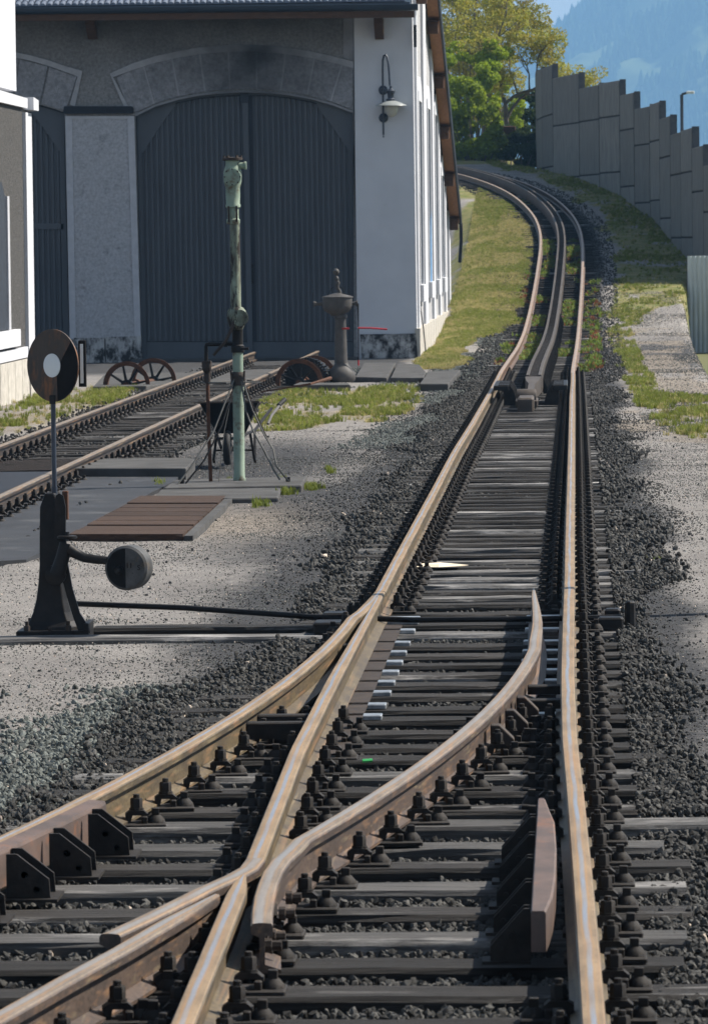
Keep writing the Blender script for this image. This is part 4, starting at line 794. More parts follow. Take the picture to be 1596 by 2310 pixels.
MB().tube([(-.19,-.05,1.31),(-.16,-.05,1.37),(-.11,-.05,1.44)], .006, 6).tube([(.0,-.05,1.44),(.05,-.05,1.40),(.07,-.05,1.33)], .006, 6).build('lid_stay', 'cast_iron', PU)
MB().tube([(.24,-.02,1.19),(.262,-.02,1.18),(.265,-.02,.85),(.26,-.02,.3)], [.02,.016,.01,.01], 8).build('lever', 'cast_iron', PU, 45)
MB().tube([(.26,-.03,.815),(.45,-.03,.812),(.70,-.03,.79)], .014, 8).tube([(.02,-.1,.81),(.13,-.1,.81)], .014, 8).tube([(.26,-.03,.33),(.26,-.03,.25)], .013, 8).build('red_handle', 'red_paint', PU, 45)

# ---------------------------------------------------------------- old wheelsets
def wheelset(loc, r, rz, ax, label, spokes=8):
    W = empty('wheelset', loc, label, 'wheelset', rz, 'old wheelsets half sunk in the ground by the shed')
    for k, y in ((0, 0.0), (1, ax)):
        m = MB().lathe([(r-.055,-.03),(r-.02,-.045),(r+.012,-.045),(r+.012,-.028),(r,-.02),(r-.008,.05),(r-.055,.05)], (0,y,0), 48, 'y')
        v = m.v; m2 = MB(); n_ = 7; seg = 48; rr = [[v[a*seg+i] for i in range(seg)] for a in range(n_)]; m2.loft(rr+[rr[0]], caps=False); wo = m2.build('wheel', 'rust', W, 35)
        m = MB().lathe([(.05,-.06),(.085,-.05),(.085,.06),(.05,.07)], (0,y,0), 20, 'y')
        for q in range(spokes):
            a = 2*math.pi*q/spokes+.2; m.tube([(.07*math.cos(a),y,.07*math.sin(a)),((r-.045)*math.cos(a),y,(r-.045)*math.sin(a))], [.024,.017], 6)
        m.build('spokes', 'cast_iron', wo)
    MB().lathe([(.045,-.1),(.045,ax+.1)], (0,0,0), 14, 'y').lathe([(.075,ax*.3),(.075,ax*.3+.1)], (0,0,0), 16, 'y').build('axle', 'rust', W, 45)
    return W
g_ = G(287,872); wheelset((g_.x, g_.y, .02), .345, R(-7), 2.0, 'spoked wheelset left of the siding, in front of the pier')
g_ = G(675,868); w2 = wheelset((g_.x, g_.y, .03), .345, R(-3), 2.2, 'spoked wheelset right of the siding, beside the pump foot', 10)
m = MB()
for i in range(44):
    a = 2*math.pi*i/44; r0, r1 = .30, .35; m.box(-.012,.012,.9,1.3,r0,r1); n8 = len(m.v)-8
    for j in range(n8, n8+8): x, y, z = m.v[j]; m.v[j] = (x*math.cos(a)+z*math.sin(a), y, -x*math.sin(a)+z*math.cos(a))
m.lathe([(.305,.92),(.305,1.28)], (0,0,0), 36, 'y'); m.build('gear_ring', 'cast_iron', w2)
b = MB().tube([G(590,884,.05), G(700,866,.16), G(745,853,.22)], [.010,.016,.028], 6).build('red_rod', 'rust', None); b['label'] = 'thin rusty red rod leaning across the wheelset by the pump'; b['category'] = 'rod'

# ---------------------------------------------------------------- engine shed
YF = 96.5
for m_ in ('arch_stone','trim_dark','trim_mid'): soot_shade(m_, -5.75, 5.5, 1.7, 1.1, (.028,.028,.03), .95)
soot_shade('roughcast_soot_shade', -6.4, 6.25, 4.2, .95, (.05,.048,.045), .85)  # wall colour darkened under the eaves: part soot, part painted eave shade
SH = empty('engine_shed', (0,0,0), 'white and grey roughcast engine shed with big arched blue grey doors', 'shed')
def FW(x, y, w_=0.0): p = P(x, y, YF); return (p.x, YF+w_, p.z)
def pw(px, a, b_, m, name, parent=SH, **kw): return MB().prism(px, lambda u, v, w_: FW(u, v, w_), a, b_).build(name, m, parent, **kw)
ARCH = [(305,258),(350,236),(400,221),(450,211),(500,206),(550,204),(600,205),(650,210),(700,219),(750,233),(796,250)]
ARCL = [(146,254),(120,245),(90,236),(50,226),(0,216),(-50,210),(-100,208),(-160,211),(-220,220),(-280,237),(-330,258)]
BOT = 838
wall = [(-420,BOT),(-420,-70),(798,-70),(798,BOT-12),(806,BOT-12)]+ARCH[::-1]+[(320,BOT),(160,BOT)]+ARCL+[(-340,BOT)]
pw(wall, .0, .45, 'roughcast_soot_shade', 'wall')
pw([(797,-60),(928,-60),(941,822),(806,822)], -.05, .42, 'plaster_white', 'wall', label='smooth white corner pier')
pw([(774,-20),(796.5,-20),(796.8,138),(774,130)], -.02, .0, 'trim_dark', 'trim')
# pier between the doors
pw([(148,262),(302,262),(317,762),(158,766)], -.012, .0, 'roughcast', 'pier_panel')
pw([(148,262),(163,262),(172,764),(158,766)], -.03, -.012, 'trim', 'trim'); pw([(288,262),(303,262),(318,762),(304,762)], -.03, -.012, 'trim', 'trim')
pw([(163,262),(288,262),(288,268),(163,268)], -.03, -.012, 'trim', 'trim')
pw([(146,240),(298,240),(302,244),(301,256),(148,257),(144,254)], -.10, .0, 'black_iron', 'lintel_bar')  # black bar across the head of the pier
pw([(168,762),(236,762),(238,830),(170,830)], -.06, .0, 'plinth', 'plinth_stone'); pw([(239,760),(319,758),(322,832),(241,832)], -.06, .0, 'plinth', 'plinth_stone')
pw([(812,754),(938,752),(942,808),(816,808)], -.10, -.05, 'plinth', 'plinth_stone')
# arches: trim band, voussoirs
OUTX = [248,300,350,400,450,500,550,600,650,700,750,797]; OUTY = [166,143,127,116,107,103,101,103,108,116,127,139]
outer = list(zip(OUTX, OUTY)); inner = [(x+(8 if i == 0 else 0), y+(15 if 0 < i else 8)) for i, (x, y) in enumerate(outer)]
pw(outer+[(797,152)]+inner[::-1]+[(292,244),(280,240)], -.045, .0, 'trim_mid', 'arch_trim')
JO = [262,325,389,451,515,579,644,709,771,797]; JI = [290,348,404,463,519,579,633,693,746,797]
yo = lambda x: float(np.interp(x, OUTX, OUTY))+15; yi = lambda x: float(np.interp(x, [a[0] for a in ARCH], [a[1] for a in ARCH]))
for k in range(9):
    a0, a1, b0, b1 = JO[k]+2, JO[k+1]-2, JI[k]+2, JI[k+1]-2; am = (a0+a1)/2; bm_ = (b0+b1)/2
    pw([(a0,yo(a0) if k else 174),(am,yo(am)),(a1,yo(a1)),(b1,yi(b1)-3),(bm_,yi(bm_)-3),(b0,yi(b0)-3)], -.028, .0, 'arch_stone', 'voussoir')
    if k < 8: pw([(JO[k+1]-2,yo(a1)),(JO[k+1]+2,yo(a1)),(JI[k+1]+2,yi(b1)-3),(JI[k+1]-2,yi(b1)-3)], -.034, -.001, 'trim_mid', 'mortar_joint')
oL = [(187,160),(150,150),(110,136),(70,125),(30,117),(-20,110)]; pw(oL+[(-20,122)]+[(30,129),(70,137),(110,149),(150,163),(176,173),(158,236),(170,240)], -.045, .0, 'trim_mid', 'arch_trim')
for a0, a1, b0, b1 in ((174,112,149,94),(108,46,90,34),(42,-20,30,-24)):
    ol = lambda x: float(np.interp(x, [-20,30,70,110,150,174],[124,131,139,151,165,174])); il = lambda x: float(np.interp(x, [-50,0,50,90,120,146],[210,216,226,236,245,254]))-3
    pw([(a0,ol(a0)),(a1,ol(a1)),(b1,il(b1)),(b0,il(b0))], -.028, .0, 'arch_stone', 'voussoir')
# dark reveal line below the arch
def arcband(px, t, a, b_, m, name): pw(px+[(x, y+t) for x, y in px[::-1]], a, b_, m, name)
arcband(ARCH, 5, -.04, -.001, 'trim_dark', 'arch_trim')
# doors: leaves of vertical corrugated sheet with a frame
def corr(x0, x1, ytop, ybot, w0, pitch, parent, name='corrugated_sheet', amp=.034, m='door'):
    mb = MB(); k = 0; x = x0; cols = []
    while x < x1-1:
        for fx, dz in ((0,0),(.42,0),(.5,-amp),(.92,-amp)):
            xx = x+fx*pitch
            if xx > x1: break
            cols.append((xx, dz))
        x += pitch
    cols.append((x1, 0)); vs = []; fs = []
    for xx, dz in cols:
        sh = (xx-550)*.0; p = FW(xx, ytop(xx), w0+dz); q_ = FW(xx+ (ybot-ytop(xx))*.018, ybot, w0+dz); vs += [p, q_]
    for i in range(len(cols)-1): fs.append((2*i, 2*i+1, 2*i+3, 2*i+2))
    mb.add(vs, fs); return mb.build(name, m, parent)
for side, (xa, xb) in enumerate(((306,548),(556,795))):
    dl = pw([(xa,262 if side == 0 else 206),(xb,206 if side == 0 else 262),(xb+11,826),(xa+13,826)] if False else ([(xa,259)]+[p for p in ARCH if xa < p[0] < xb]+[(xb,206 if side == 0 else 250)] if side == 0 else [(xa,206)]+[p for p in ARCH if xa < p[0] < xb]+[(xb,250)])+[(xb+10,826),(xa+13,826)], .19, .23, 'door_dark', 'door', label='left leaf of the big arched door' if side == 0 else 'right leaf of the big arched door')
    corr(xa+12, xb-4, lambda x: float(np.interp(x, [a[0] for a in ARCH], [a[1] for a in ARCH]))+12, 770, .175, 12.3, dl)
    pw([(xa+14,772),(xb+8,772),(xb+10,824),(xa+15,824)], .155, .188, 'door', 'kick_panel', dl)
    pw([(xa+1,262),(xa+11,262),(xa+24,824),(xa+14,824)] if side == 0 else [(xb-10,262),(xb-1,262),(xb+9,824),(xb,824)], .135, .17, 'door', 'edge_frame', dl)
    pw([(307,258),(350,238),(393,224),(396,236),(360,285),(322,344),(310,344)] if side == 0 else [(795,252),(750,236),(713,226),(714,240),(752,290),(786,340),(797,342)], .12, .15, 'door', 'corner_plate', dl)
    arcband([p for p in ([(308,259)]+ARCH[1:6]+[(547,205)] if side == 0 else [(557,205)]+ARCH[6:-1]+[(794,251)])], 9, .13, .165, 'door', 'top_frame') 
pw([(545,206),(558,206),(570,824),(557,824)], .10, .16, 'door', 'cover_strip')
pw([(566,596),(571,596),(572,640),(567,640)], .085, .10, 'cast_iron', 'lock'); pw([(541,208),(560,208),(560,232),(541,232)], .08, .12, 'door_dark', 'strip_head')
dl = pw([(-338,BOT-10)]+ARCL[::-1]+[(158,BOT-10)], .19, .23, 'door_dark', 'door', label='left arched door half hidden by the near building')
corr(-300, 138, lambda x: float(np.interp(x, [a[0] for a in ARCL[::-1]], [a[1] for a in ARCL[::-1]]))+10, 775, .175, 12.3, dl)
pw([(66,504),(142,504),(143,517),(66,517)], .12, .15, 'door', 'cross_rail', dl); pw([(132,300),(144,300),(156,824),(143,824)], .12, .15, 'door', 'edge_frame', dl)
pw([(145,256),(100,242),(68,236),(66,250),(100,292),(135,345),(144,345)], .11, .14, 'door', 'corner_plate', dl)
# eaves: rafters, fascia board, gutter, tiles
YE = YF-1.15
def EW(x, y, w_=0.0): p = P(x, y, YE); return (p.x, YE+w_, p.z)
def pe(px, a, b_, m, name, parent=SH, **kw): return MB().prism(px, lambda u, v, w_: EW(u, v, w_), a, b_).build(name, m, parent, **kw)
pe([(-420,47),(36,44),(934,28),(934,40),(36,56),(-420,60)][0:0] or [(-420,36),(934,24),(934,39),(-420,52)], .02, .09, 'wood_brown', 'fascia_board')
g1 = P(-420,30,YE); g2 = P(942,16,YE); pv = [(.10*math.cos(t), .10*math.sin(t)) for t in np.linspace(math.pi, 2*math.pi, 9)]
mb = MB(); mb.loft([[(g1.x, g1.y+u, g1.z+.04+v) for u, v in pv], [(g2.x, g2.y+u, g2.z+.04+v) for u, v in pv]]); mb.tube([(g1.x,g1.y-.1,g1.z+.045),(g2.x,g2.y-.1,g2.z+.045)], .012, 6); mb.build('gutter', 'gutter', SH, 40)
zr0 = P(400,14,YE).z+.02; xr0 = P(-420,14,YE).x; xr1 = -2.56
zrf = lambda y: zr0+.235*(y-YE) if y < 100.9 else zr0+.235*(100.9-YE)-.235*(y-100.9)
YB_ = 122.6; ZRB = zrf(YB_)
xf = lambda y: xr1 if y > 97.2 else -2.86+.0*y
rk_ = MB()
for x0, x1, ya, yb in ((xr0,-2.86,YE,97.0),(xr0,-2.545,97.0,100.9),(xr0,-2.545,100.9,YB_)):
    rk_.loft([[(x0,ya,zrf(ya)-.12),(x1,ya,zrf(ya)-.12),(x1,ya,zrf(ya)),(x0,ya,zrf(ya))],[(x0,yb,zrf(yb)-.12),(x1,yb,zrf(yb)-.12),(x1,yb,zrf(yb)),(x0,yb,zrf(yb))]])
roof = rk_.build('roof', 'gutter', SH)
mb = MB(); pit_ = .115
for row in range(3):
    y0 = YE-.03+row*.32; z0 = zrf(y0)+.02; x = xr0+2.4
    while x < -2.9:
        j = random.uniform(-.006,.006); pr = [(.055*math.cos(t), .05*math.sin(t)) for t in np.linspace(0, math.pi, 6)]
        mb.loft([[(x+u, y0+j, z0+v) for u, v in pr], [(x+u*.85, y0+.36, z0+.36*.235+v*.8) for u, v in pr]]); x += pit_
mb.build('roof_tile', 'roof_tile', roof, kind='stuff')
for x0 in (210, 856):
    mb = MB(); c = P(x0, 60, YF-.05)
    mb.prism([(0,0),(.0,-.36),(-.10,-.36),(-.62,-.1),(-.62,0)], lambda u, v, w_: (w_, c.y+u, c.z+.13+v), c.x-.085, c.x+.075); mb.build('corbel', 'wood_brown', SH)
# verge at the gable side: orange soffit boards, purlin ends, black verge strip
for k, y in enumerate(np.arange(97.3, 122, 4.1)):
    y1_ = min(y+4.0, 122.3); MB().loft([[(-2.80,y,zrf(y)-.16),(-2.575,y,zrf(y)-.16),(-2.575,y,zrf(y)-.125),(-2.80,y,zrf(y)-.125)],[(-2.80,y1_,zrf(y1_)-.16),(-2.575,y1_,zrf(y1_)-.16),(-2.575,y1_,zrf(y1_)-.125),(-2.80,y1_,zrf(y1_)-.125)]]).build('soffit_board', 'wood_orange', SH)
    MB().box(-2.82,-2.60,y-.35,y-.08,zrf(y)-.42,zrf(y)-.165,.01).build('purlin', 'wood_brown', SH)
mb = MB(); r_ = []
for y in (97.0,100.9,YB_+.1): r_.append([(-2.575,y,zrf(y)-.24),(-2.535,y,zrf(y)-.24),(-2.535,y,zrf(y)+.06),(-2.575,y,zrf(y)+.06)])
mb.loft(r_); mb.build('verge_board', 'black_iron', SH)
MB().tube([(-2.56,122.7,ZRB-.1),(-2.56,122.75,ZRB-.5),(-2.6,122.8,ZRB-1.0)], .04, 8).build('downpipe', 'black_iron', SH)
MB().tube([(-2.80,96.35,6.0),(-2.80,96.35,5.6)], .03, 8).build('downpipe', 'black_iron', SH)
# gable side wall in the sun: rough field, smooth pilasters, windows with sills, plinth
XS = -2.845
def SW(y, z, w_): return (XS+w_, y, z)
M['side_field'] = mat('side_field', (.50,.50,.51), (.40,.40,.41), 25, .95, bump=1.0, bscale=45, bdist=.03)
MB().prism([(96.93,-.1),(YB_-.3,.1),(YB_-.3,zrf(YB_)-.1),(100.9,zrf(100.9)-.125),(97.0,zrf(97.0)-.13),(96.93,zrf(97)-.15)], SW, -.3, 0).build('wall', 'side_field', SH, label='gable side wall with roughcast fields')
for y0, y1 in ((96.935,97.6),(101.4,103.2),(107.6,108.8),(112.6,113.7),(117.6,118.6),(121.2,122.3)):
    MB().prism([(y0,.5),(y1,.5),(y1,zrf(y1)-.14),(y0,zrf(y0)-.14)], SW, .0, .05).build('pilaster', 'plaster_white', SH)
for y0 in (98.6, 104.6, 110.1, 115.1):
    hgt = 3.4 if y0 < 112 else 2.2; z0 = 1.3; y1 = y0+1.6
    fr = MB(); fr.prism([(y0-.25,z0),(y0,z0),(y0,z0+hgt),(y0-.25,z0+hgt)], SW, 0, .045); fr.prism([(y1,z0),(y1+.25,z0),(y1+.25,z0+hgt),(y1,z0+hgt)], SW, 0, .045)
    fr.prism([(y0-.25,z0+hgt)]+[(y0+.8+1.05*math.cos(t), z0+hgt+.45*math.sin(t)) for t in np.linspace(math.pi, 0, 9)]+[(y1+.25,z0+hgt)], SW, 0, .045)
    wo = fr.build('window', 'plaster_white', SH); MB().prism([(y0-.35,z0-.32),(y1+.35,z0-.32),(y1+.35,z0-.01),(y0-.35,z0-.01)], SW, 0, .10).build('sill', 'plaster_white', wo)
    MB().box(XS-.002, XS+.012, y0+.005, y1-.005, z0, z0+hgt-.01).build('pane', 'door_dark', wo)
for i, y in enumerate(np.arange(96.42, 121.5, 1.9)):
    MB().prism([(y,float(terr(-2.7,y))-.2),(y+1.82,float(terr(-2.7,y+1.8))-.2),(y+1.82,.52),(y,.52)], SW, -.02 if y < 97 else .0, .075).build('plinth_stone', 'plinth_lit', SH)
M['blue_spray'] = mat('blue_spray', (.10,.28,.55), (.16,.36,.62), 4, .6)
for ya, yb, z0, z1 in ((104.75,105.0,.9,2.6),(105.15,105.35,1.2,2.3),(105.5,105.9,1.0,2.7)):
    MB().prism([(ya,z0),(yb,z0+.15),(yb+.05,z1),(ya+.1,z1-.2)], SW, .0515, .053).build('graffiti', 'blue_spray', SH)
MB().tube([(XS+.04,97.9,3.0),(XS+.04,97.9,.9),(XS+.09,98.0,.5),(XS+.12,98.4,.0)], .012, 6).build('cable', 'black_iron', SH)
# door sill
MB().box(-8.0,-3.9,96.1,96.8,-.03,.02,.01).build('door_sill', 'slab', SH)

# wall lamp
o_ = P(864, 230, YF-.05); LP = empty('wall_lamp', o_, 'dark blue gooseneck lamp with white glass bowl on the shed corner pier', 'lamp')
zz = lambda v: (655-v)*.0025+ (230-203.6)/124.4
mb = MB(); arcp = [(0.0,-.13,zz(980)),(0,-.13,zz(500)),(.005,-.13,zz(440)),(.025,-.14,zz(408)),(.055,-.16,zz(400)),(.085,-.18,zz(420)),(.108,-.2,zz(470)),(.122,-.22,zz(540)),(.13,-.23,zz(625))]
mb.tube(arcp, .019, 10).lathe([(.004,-.05),(.016,-.03),(.012,-.01)], (0,-.13,zz(980)), 10); mb.build('gooseneck', 'navy_paint', LP, 60)
mb = MB()
for v in (655, 855): mb.lathe([(.085,-.0),(.085,-.02),(.05,-.04),(.03,-.13)], (0,0,zz(v)), 20, 'y')
mb.build('wall_bracket', 'navy_paint', LP, 45)
mb = MB().lathe([(.012,zz(625)),(.028,zz(630)),(.02,zz(645)),(.05,zz(655)),(.085,zz(665)),(.06,zz(690)),(.055,zz(715)),(.09,zz(725)),(.085,zz(735))], (.145,-.24,0), 20); mb.build('lamp_housing', 'navy_paint', LP, 40)
mb = MB().lathe([(.085,zz(735)),(.18,zz(748)),(.285,zz(768)),(.290,zz(771)),(.18,zz(755)),(.05,zz(742))], (.145,-.24,0), 30); mb.build('lamp_shade', 'lamp_shade', LP, 45)
mb = MB().lathe([(.118,zz(770)),(.12,zz(785)),(.112,zz(810)),(.085,zz(835)),(.04,zz(850)),(.01,zz(853))], (.155,-.24,0), 24); mb.build('glass_bowl', 'glass_white', LP, 80)

# ---------------------------------------------------------------- near building at the left edge
NB = empty('workshop_building', (0,0,0), 'sunlit pale building with quoins and cornice at the left edge', 'building')
XN = -7.67
def NW(y, z, w_): return (XN+w_, y, z)
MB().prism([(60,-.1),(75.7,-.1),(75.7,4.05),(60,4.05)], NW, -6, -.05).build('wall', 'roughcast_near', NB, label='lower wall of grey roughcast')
MB().prism([(60,4.32),(75.7,4.32),(75.7,9),(60,9)], NW, -6, -.21).build('wall', 'plaster_white', NB, label='smooth white upper wall')
MB().prism([(60,4.06),(75.2,4.06),(75.2,4.2),(60,4.28)], NW, -.4, .0).build('cornice', 'plaster_white', NB); MB().prism([(75.25,4.04),(75.95,4.04),(75.95,4.19),(75.25,4.22)], NW, -.4, .08).build('cornice', 'plaster_white', NB)
MB().prism([(74.9,.55),(75.72,.55),(75.72,4.0),(74.9,4.0)], NW, -.4, .0).build('quoin', 'plaster_white', NB); MB().prism([(74.9,-.1),(75.72,-.1),(75.72,.53),(74.9,.53)], NW, -.4, .02).build('plinth_stone', 'plinth_lit', NB)
for y in (69.1, 70.1, 71.1, 72.05, 73.0, 73.95): MB().prism([(y,-.1),(y+.92,-.1),(y+.92,.53),(y,.53)], NW, -.4, .0).build('plinth_stone', 'plinth_lit', NB)
MB().prism([(66,.55),(74.85,.55),(74.85,.70),(66,.70)], NW, -.4, -.01).build('plinth_band', 'plaster_white', NB)
wn = MB(); wn.prism([(70.5,.74),(73.5,.74),(73.5,.97),(70.5,.97)], NW, -.1, .03); won = wn.build('window', 'plaster_white', NB)
MB().prism([(69.5,.98),(72.35,.98),(72.35,2.75),(71.9,2.98),(71,3.05),(69.5,3.05)], NW, -.05, -.03).build('pane', 'door_dark', won); MB().prism([(72.35,.98),(72.6,.98),(72.6,2.8),(72.35,2.8)], NW, -.05, -.005).build('frame', 'trim', won)

# ---------------------------------------------------------------- noise barrier
NBR = empty('noise_barrier', (0,0,0), 'long stepped concrete noise barrier wall following the bend', 'wall')
zx = lambda v: (1573+v/1.596)*.6203; zy = lambda v: v/1.596*.6203
bays = [(600,605,420,680,900),(605,638,405,690,915),(638,698,388,672,945),(700,850,440,722,975),(852,968,504,700,1025),(968,1088,476,678,1080),(1092,1170,546,752,1145),(1172,1258,626,840,1210),(1258,1310,600,818,1270),(1310,1372,683,912,1340),(1374,1437,776,1014,1420),(1437,1507,751,1000,1470),(1509,1583,853,1112,1540),(1585,1660,960,1230,1600)]
js = [1]  # joints in world from the traced foot line
jw = [( -1.19,178),(-1.145,174.5),(-.94,170.5),(-.58,166),(.23,161),(.81,157.2),(1.39,154),(1.76,150.6),(2.15,147.4),(2.36,143.9),(2.56,139.2),(2.74,134.8),(2.93,130.6),(3.10,126.6),(3.19,124.7)]
jx = []
tops = []; 
for i in range(len(jw)-1):
    (xa, ya), (xb, yb) = jw[i], jw[i+1]; ym = (ya+yb)/2; zg = float(T(ym))
    if i < len(bays):
        b_ = bays[min(i, len(bays)-1)]; xm = zx((b_[0]+b_[1])/2); zt = P(xm, zy(b_[2]), ym).z; zj = P(xm, zy(b_[3]), ym).z
    else: zt = zg+2.75-.0; zj = zt-1.15
    tops.append(zt)
    d = Vector((xb-xa, yb-ya, 0)); L_ = d.length; d.normalize(); nrm = Vector((-d.y, d.x, 0)); nrm = nrm if nrm.x > 0 else -nrm
    zlow = zg-1.3; cuts = [zt, zj]; zc = zj-1.62
    while zc > zlow+.4: cuts.append(zc); zc -= 1.62
    cuts.append(zlow)
    MB().loft([[tuple(q+Vector((0,0,z))) for q in (Vector((xa,ya,0))+nrm*.035, Vector((xb,yb,0))+nrm*.035, Vector((xb,yb,0))+nrm*.135, Vector((xa,ya,0))+nrm*.135)] for z in (zlow+.02, zt-.03)]).build('core', 'barrier_dark', NBR)
    for k in range(len(cuts)-1):
        z1, z0 = cuts[k]-(.022 if k else 0), cuts[k+1]+.022; mb = MB(); p0 = Vector((xa,ya,0))+d*.075; p1 = Vector((xb,yb,0))-d*.075
        ring = lambda z, e: [tuple(q+Vector((0,0,z))) for q in (p0+d*e+nrm*e, p1-d*e+nrm*e, p1-d*e+nrm*(.17-e), p0+d*e+nrm*(.17-e))]
        mb.loft([ring(z0,.012), ring(z0+.012,0), ring(z1-.012,0), ring(z1,.012)]); mb.build('panel', 'barrier', NBR)
for i, (x, y) in enumerate(jw):
    zt = max(tops[min(i, len(tops)-1)], tops[max(i-1,0)])+.03; zg = float(T(y))-1
    MB().box(x+.012,x+.19,y-.05,y+.05,zg,zt).build('post', 'barrier_post', NBR)

# lamp post beyond the barrier, metal fence, greenhouse
o_ = P(1537, 300, 176); sl = empty('street_lamp', (o_.x, o_.y, 3.9), 'slim grey street lamp rising behind the stepped wall', 'street lamp'); zt = P(1537,213,176).z-3.9
MB().tube([(0,0,0),(0,0,zt)], .055, 8).tube([(0,0,zt),(.2,0,zt+.06)], .04, 8).build('pole', 'navy_paint', sl, 40); MB().box(.15,.42,-.08,.08,zt+.02,zt+.11,.02).build('lamp_head', 'fence_steel', sl)
FN = empty('metal_fence', (0,0,0), 'grey corrugated metal sheet fence at the right edge', 'fence')
fd = Vector((1, -.30, 0)).normalized(); fn_ = Vector((fd.y, -fd.x, 0)); f0 = Vector((2.67, 124.3, 0))
for i in range(5):
    mb = MB(); vs = []; zt = 1.66+random.uniform(-.015,.015)
    for k in range(33):
        q_ = f0+fd*(i*.90+.88*k/32)+fn_*((.0,.0,.035,.035)[k % 4]); vs += [(q_.x, q_.y, -1.9), (q_.x, q_.y, zt)]
    mb.add(vs, [(2*k, 2*k+2, 2*k+3, 2*k+1) for k in range(32)]); o = mb.build('metal_sheet', 'fence_steel', FN); sm = o.modifiers.new('t', 'SOLIDIFY'); sm.thickness = .01
for i in range(6):
    q_ = f0+fd*(i*.90-.01)-fn_*.03; MB().box(q_.x-.02, q_.x+.02, q_.y-.02, q_.y+.02, -1.9, 1.69).build('post', 'barrier_post', FN)
GH = empty('greenhouse', (4.1,131,0), 'small green glazed roof showing above the metal fence', 'greenhouse')
MB().prism([(-.9,0),(-.9,1.62),(0,2.02),(.9,1.62),(.9,0)], lambda u, v, w_: (u, w_, v), -2.5, 2.5).build('roof', 'greenhouse', GH)

for (x0, y0, x1, y1) in ((1425,1003,1590,998),(1400,1108,1596,1102),(1430,1290,1600,1285)): pass

# pole at the right, just outside the picture: its shadow crosses both rails
PO = empty('unseen_pole', (2.35,31.3,0), 'tall slim pole out of view right of the track, added for its shadow on the rails', 'mast')
MB().lathe([(.09,0),(.08,2.8),(.06,6.0)], (0,0,0), 14).build('pole', 'concrete', PO, 40)
PO2 = empty('shadow_board', (2.8,71.5,-.9), 'unseen board on a post right of the track, added for its shadow', 'notice board'); MB().box(-.05,.05,-.05,.05,0,1.0).build('pole', 'concrete', PO2); MB().box(-.5,.5,-.04,.04,1.0,2.4,.01).build('board', 'fence_steel', PO2)  # board added out of view to cast a shadow on the ground

# small litter
sp = G(990,1277,.01); b = MB(); b.loft([[(-.145,-.1,.0),(-.145,.1,.0),(-.145,.05,.012),(-.145,-.05,.012)],[(0,-.14,.0),(0,.14,.0),(0,.1,.016),(0,-.1,.016)],[(.19,-.01,.0),(.19,.01,.0),(.19,.01,.004),(.19,-.01,.004)]])
o = b.build('wood_splinter', 'splinter', None); o.location = (sp.x, sp.y, .012); o['label'] = 'bright pale wood splinter lying across the sleepers'; o['category'] = 'splinter'
sp = G(828,1722,.0); o = MB().tube([(-.02,0,.01),(.02,.01,.012)], .008, 6).build('plastic_scrap', mat('green_plastic', (.05,.45,.12), None, rough=.4), None); o.location = (sp.x, sp.y, 0); o['label'] = 'tiny bright green plastic scrap between the rails'; o['category'] = 'litter'

# ---------------------------------------------------------------- trees and bushes behind the bend
def leaves(n, blobs, size, seed, m):
    rg = np.random.default_rng(seed); w_ = np.array([b_[3]*b_[4]*b_[5] for b_ in blobs]); w_ = w_/w_.sum(); idx = rg.choice(len(blobs), n, p=w_)
    B = np.array(blobs)[idx]; v = rg.normal(size=(n,3)); v /= np.linalg.norm(v, axis=1)[:,None]; v *= (rg.uniform(.35,1,n)**.5)[:,None]
    c = B[:,:3]+v*B[:,3:6]; a = rg.normal(size=(n,3)); a /= np.linalg.norm(a, axis=1)[:,None]; b = np.cross(a, rg.normal(size=(n,3))); b /= np.linalg.norm(b, axis=1)[:,None]
    s_ = size*rg.uniform(.6,1.3,n)[:,None]; V = np.stack([c-a*s_, c+b*s_*.6, c+a*s_, c-b*s_*.6], 1).reshape(-1,3)
    me = bpy.data.meshes.new('leaves'); me.vertices.add(len(V)); me.vertices.foreach_set('co', V.ravel().astype(np.float32)); k = n*4
    me.loops.add(k); me.loops.foreach_set('vertex_index', np.arange(k, dtype=np.int32)); me.polygons.add(n); me.polygons.foreach_set('loop_start', (np.arange(n)*4).astype(np.int32)); me.update(); me.materials.append(M[m]); return me
def clumps(x, z, rx, rz, n, seed, ry=1.2, lo=.22, hi=.5):
    rg = np.random.default_rng(seed); out = []
    for i in range(n):
        a = rg.uniform(0, 6.28); r = rg.uniform(.1, 1)**.5; s_ = rg.uniform(lo, hi); out.append((x+rx*r*math.cos(a), rg.uniform(-ry, ry), z+rz*r*math.sin(a), s_*1.2, s_*1.2, s_*.85))
    return out
def branches(mb, p, d, L_, r, depth, rg, tips):
    pts = [p]; q = p; dd = d
    for k in range(4):
        dd = (dd+Vector(rg.normal(size=3))*.16+Vector((0,0,.04))).normalized(); q = q+dd*(L_/4); pts.append(q)
    mb.tube(pts, [r*(1-.11*k) for k in range(5)], 5 if depth else 4)
    if depth <= 0: tips.append(tuple(q)); return
    for k in range(3 if depth > 1 else 4):
        a = pts[2+k % 3]; nd_ = (dd+Vector(rg.normal(size=3))*.75).normalized(); branches(mb, a, nd_, L_*rg.uniform(.6,.8), r*.55, depth-1, rg, tips)
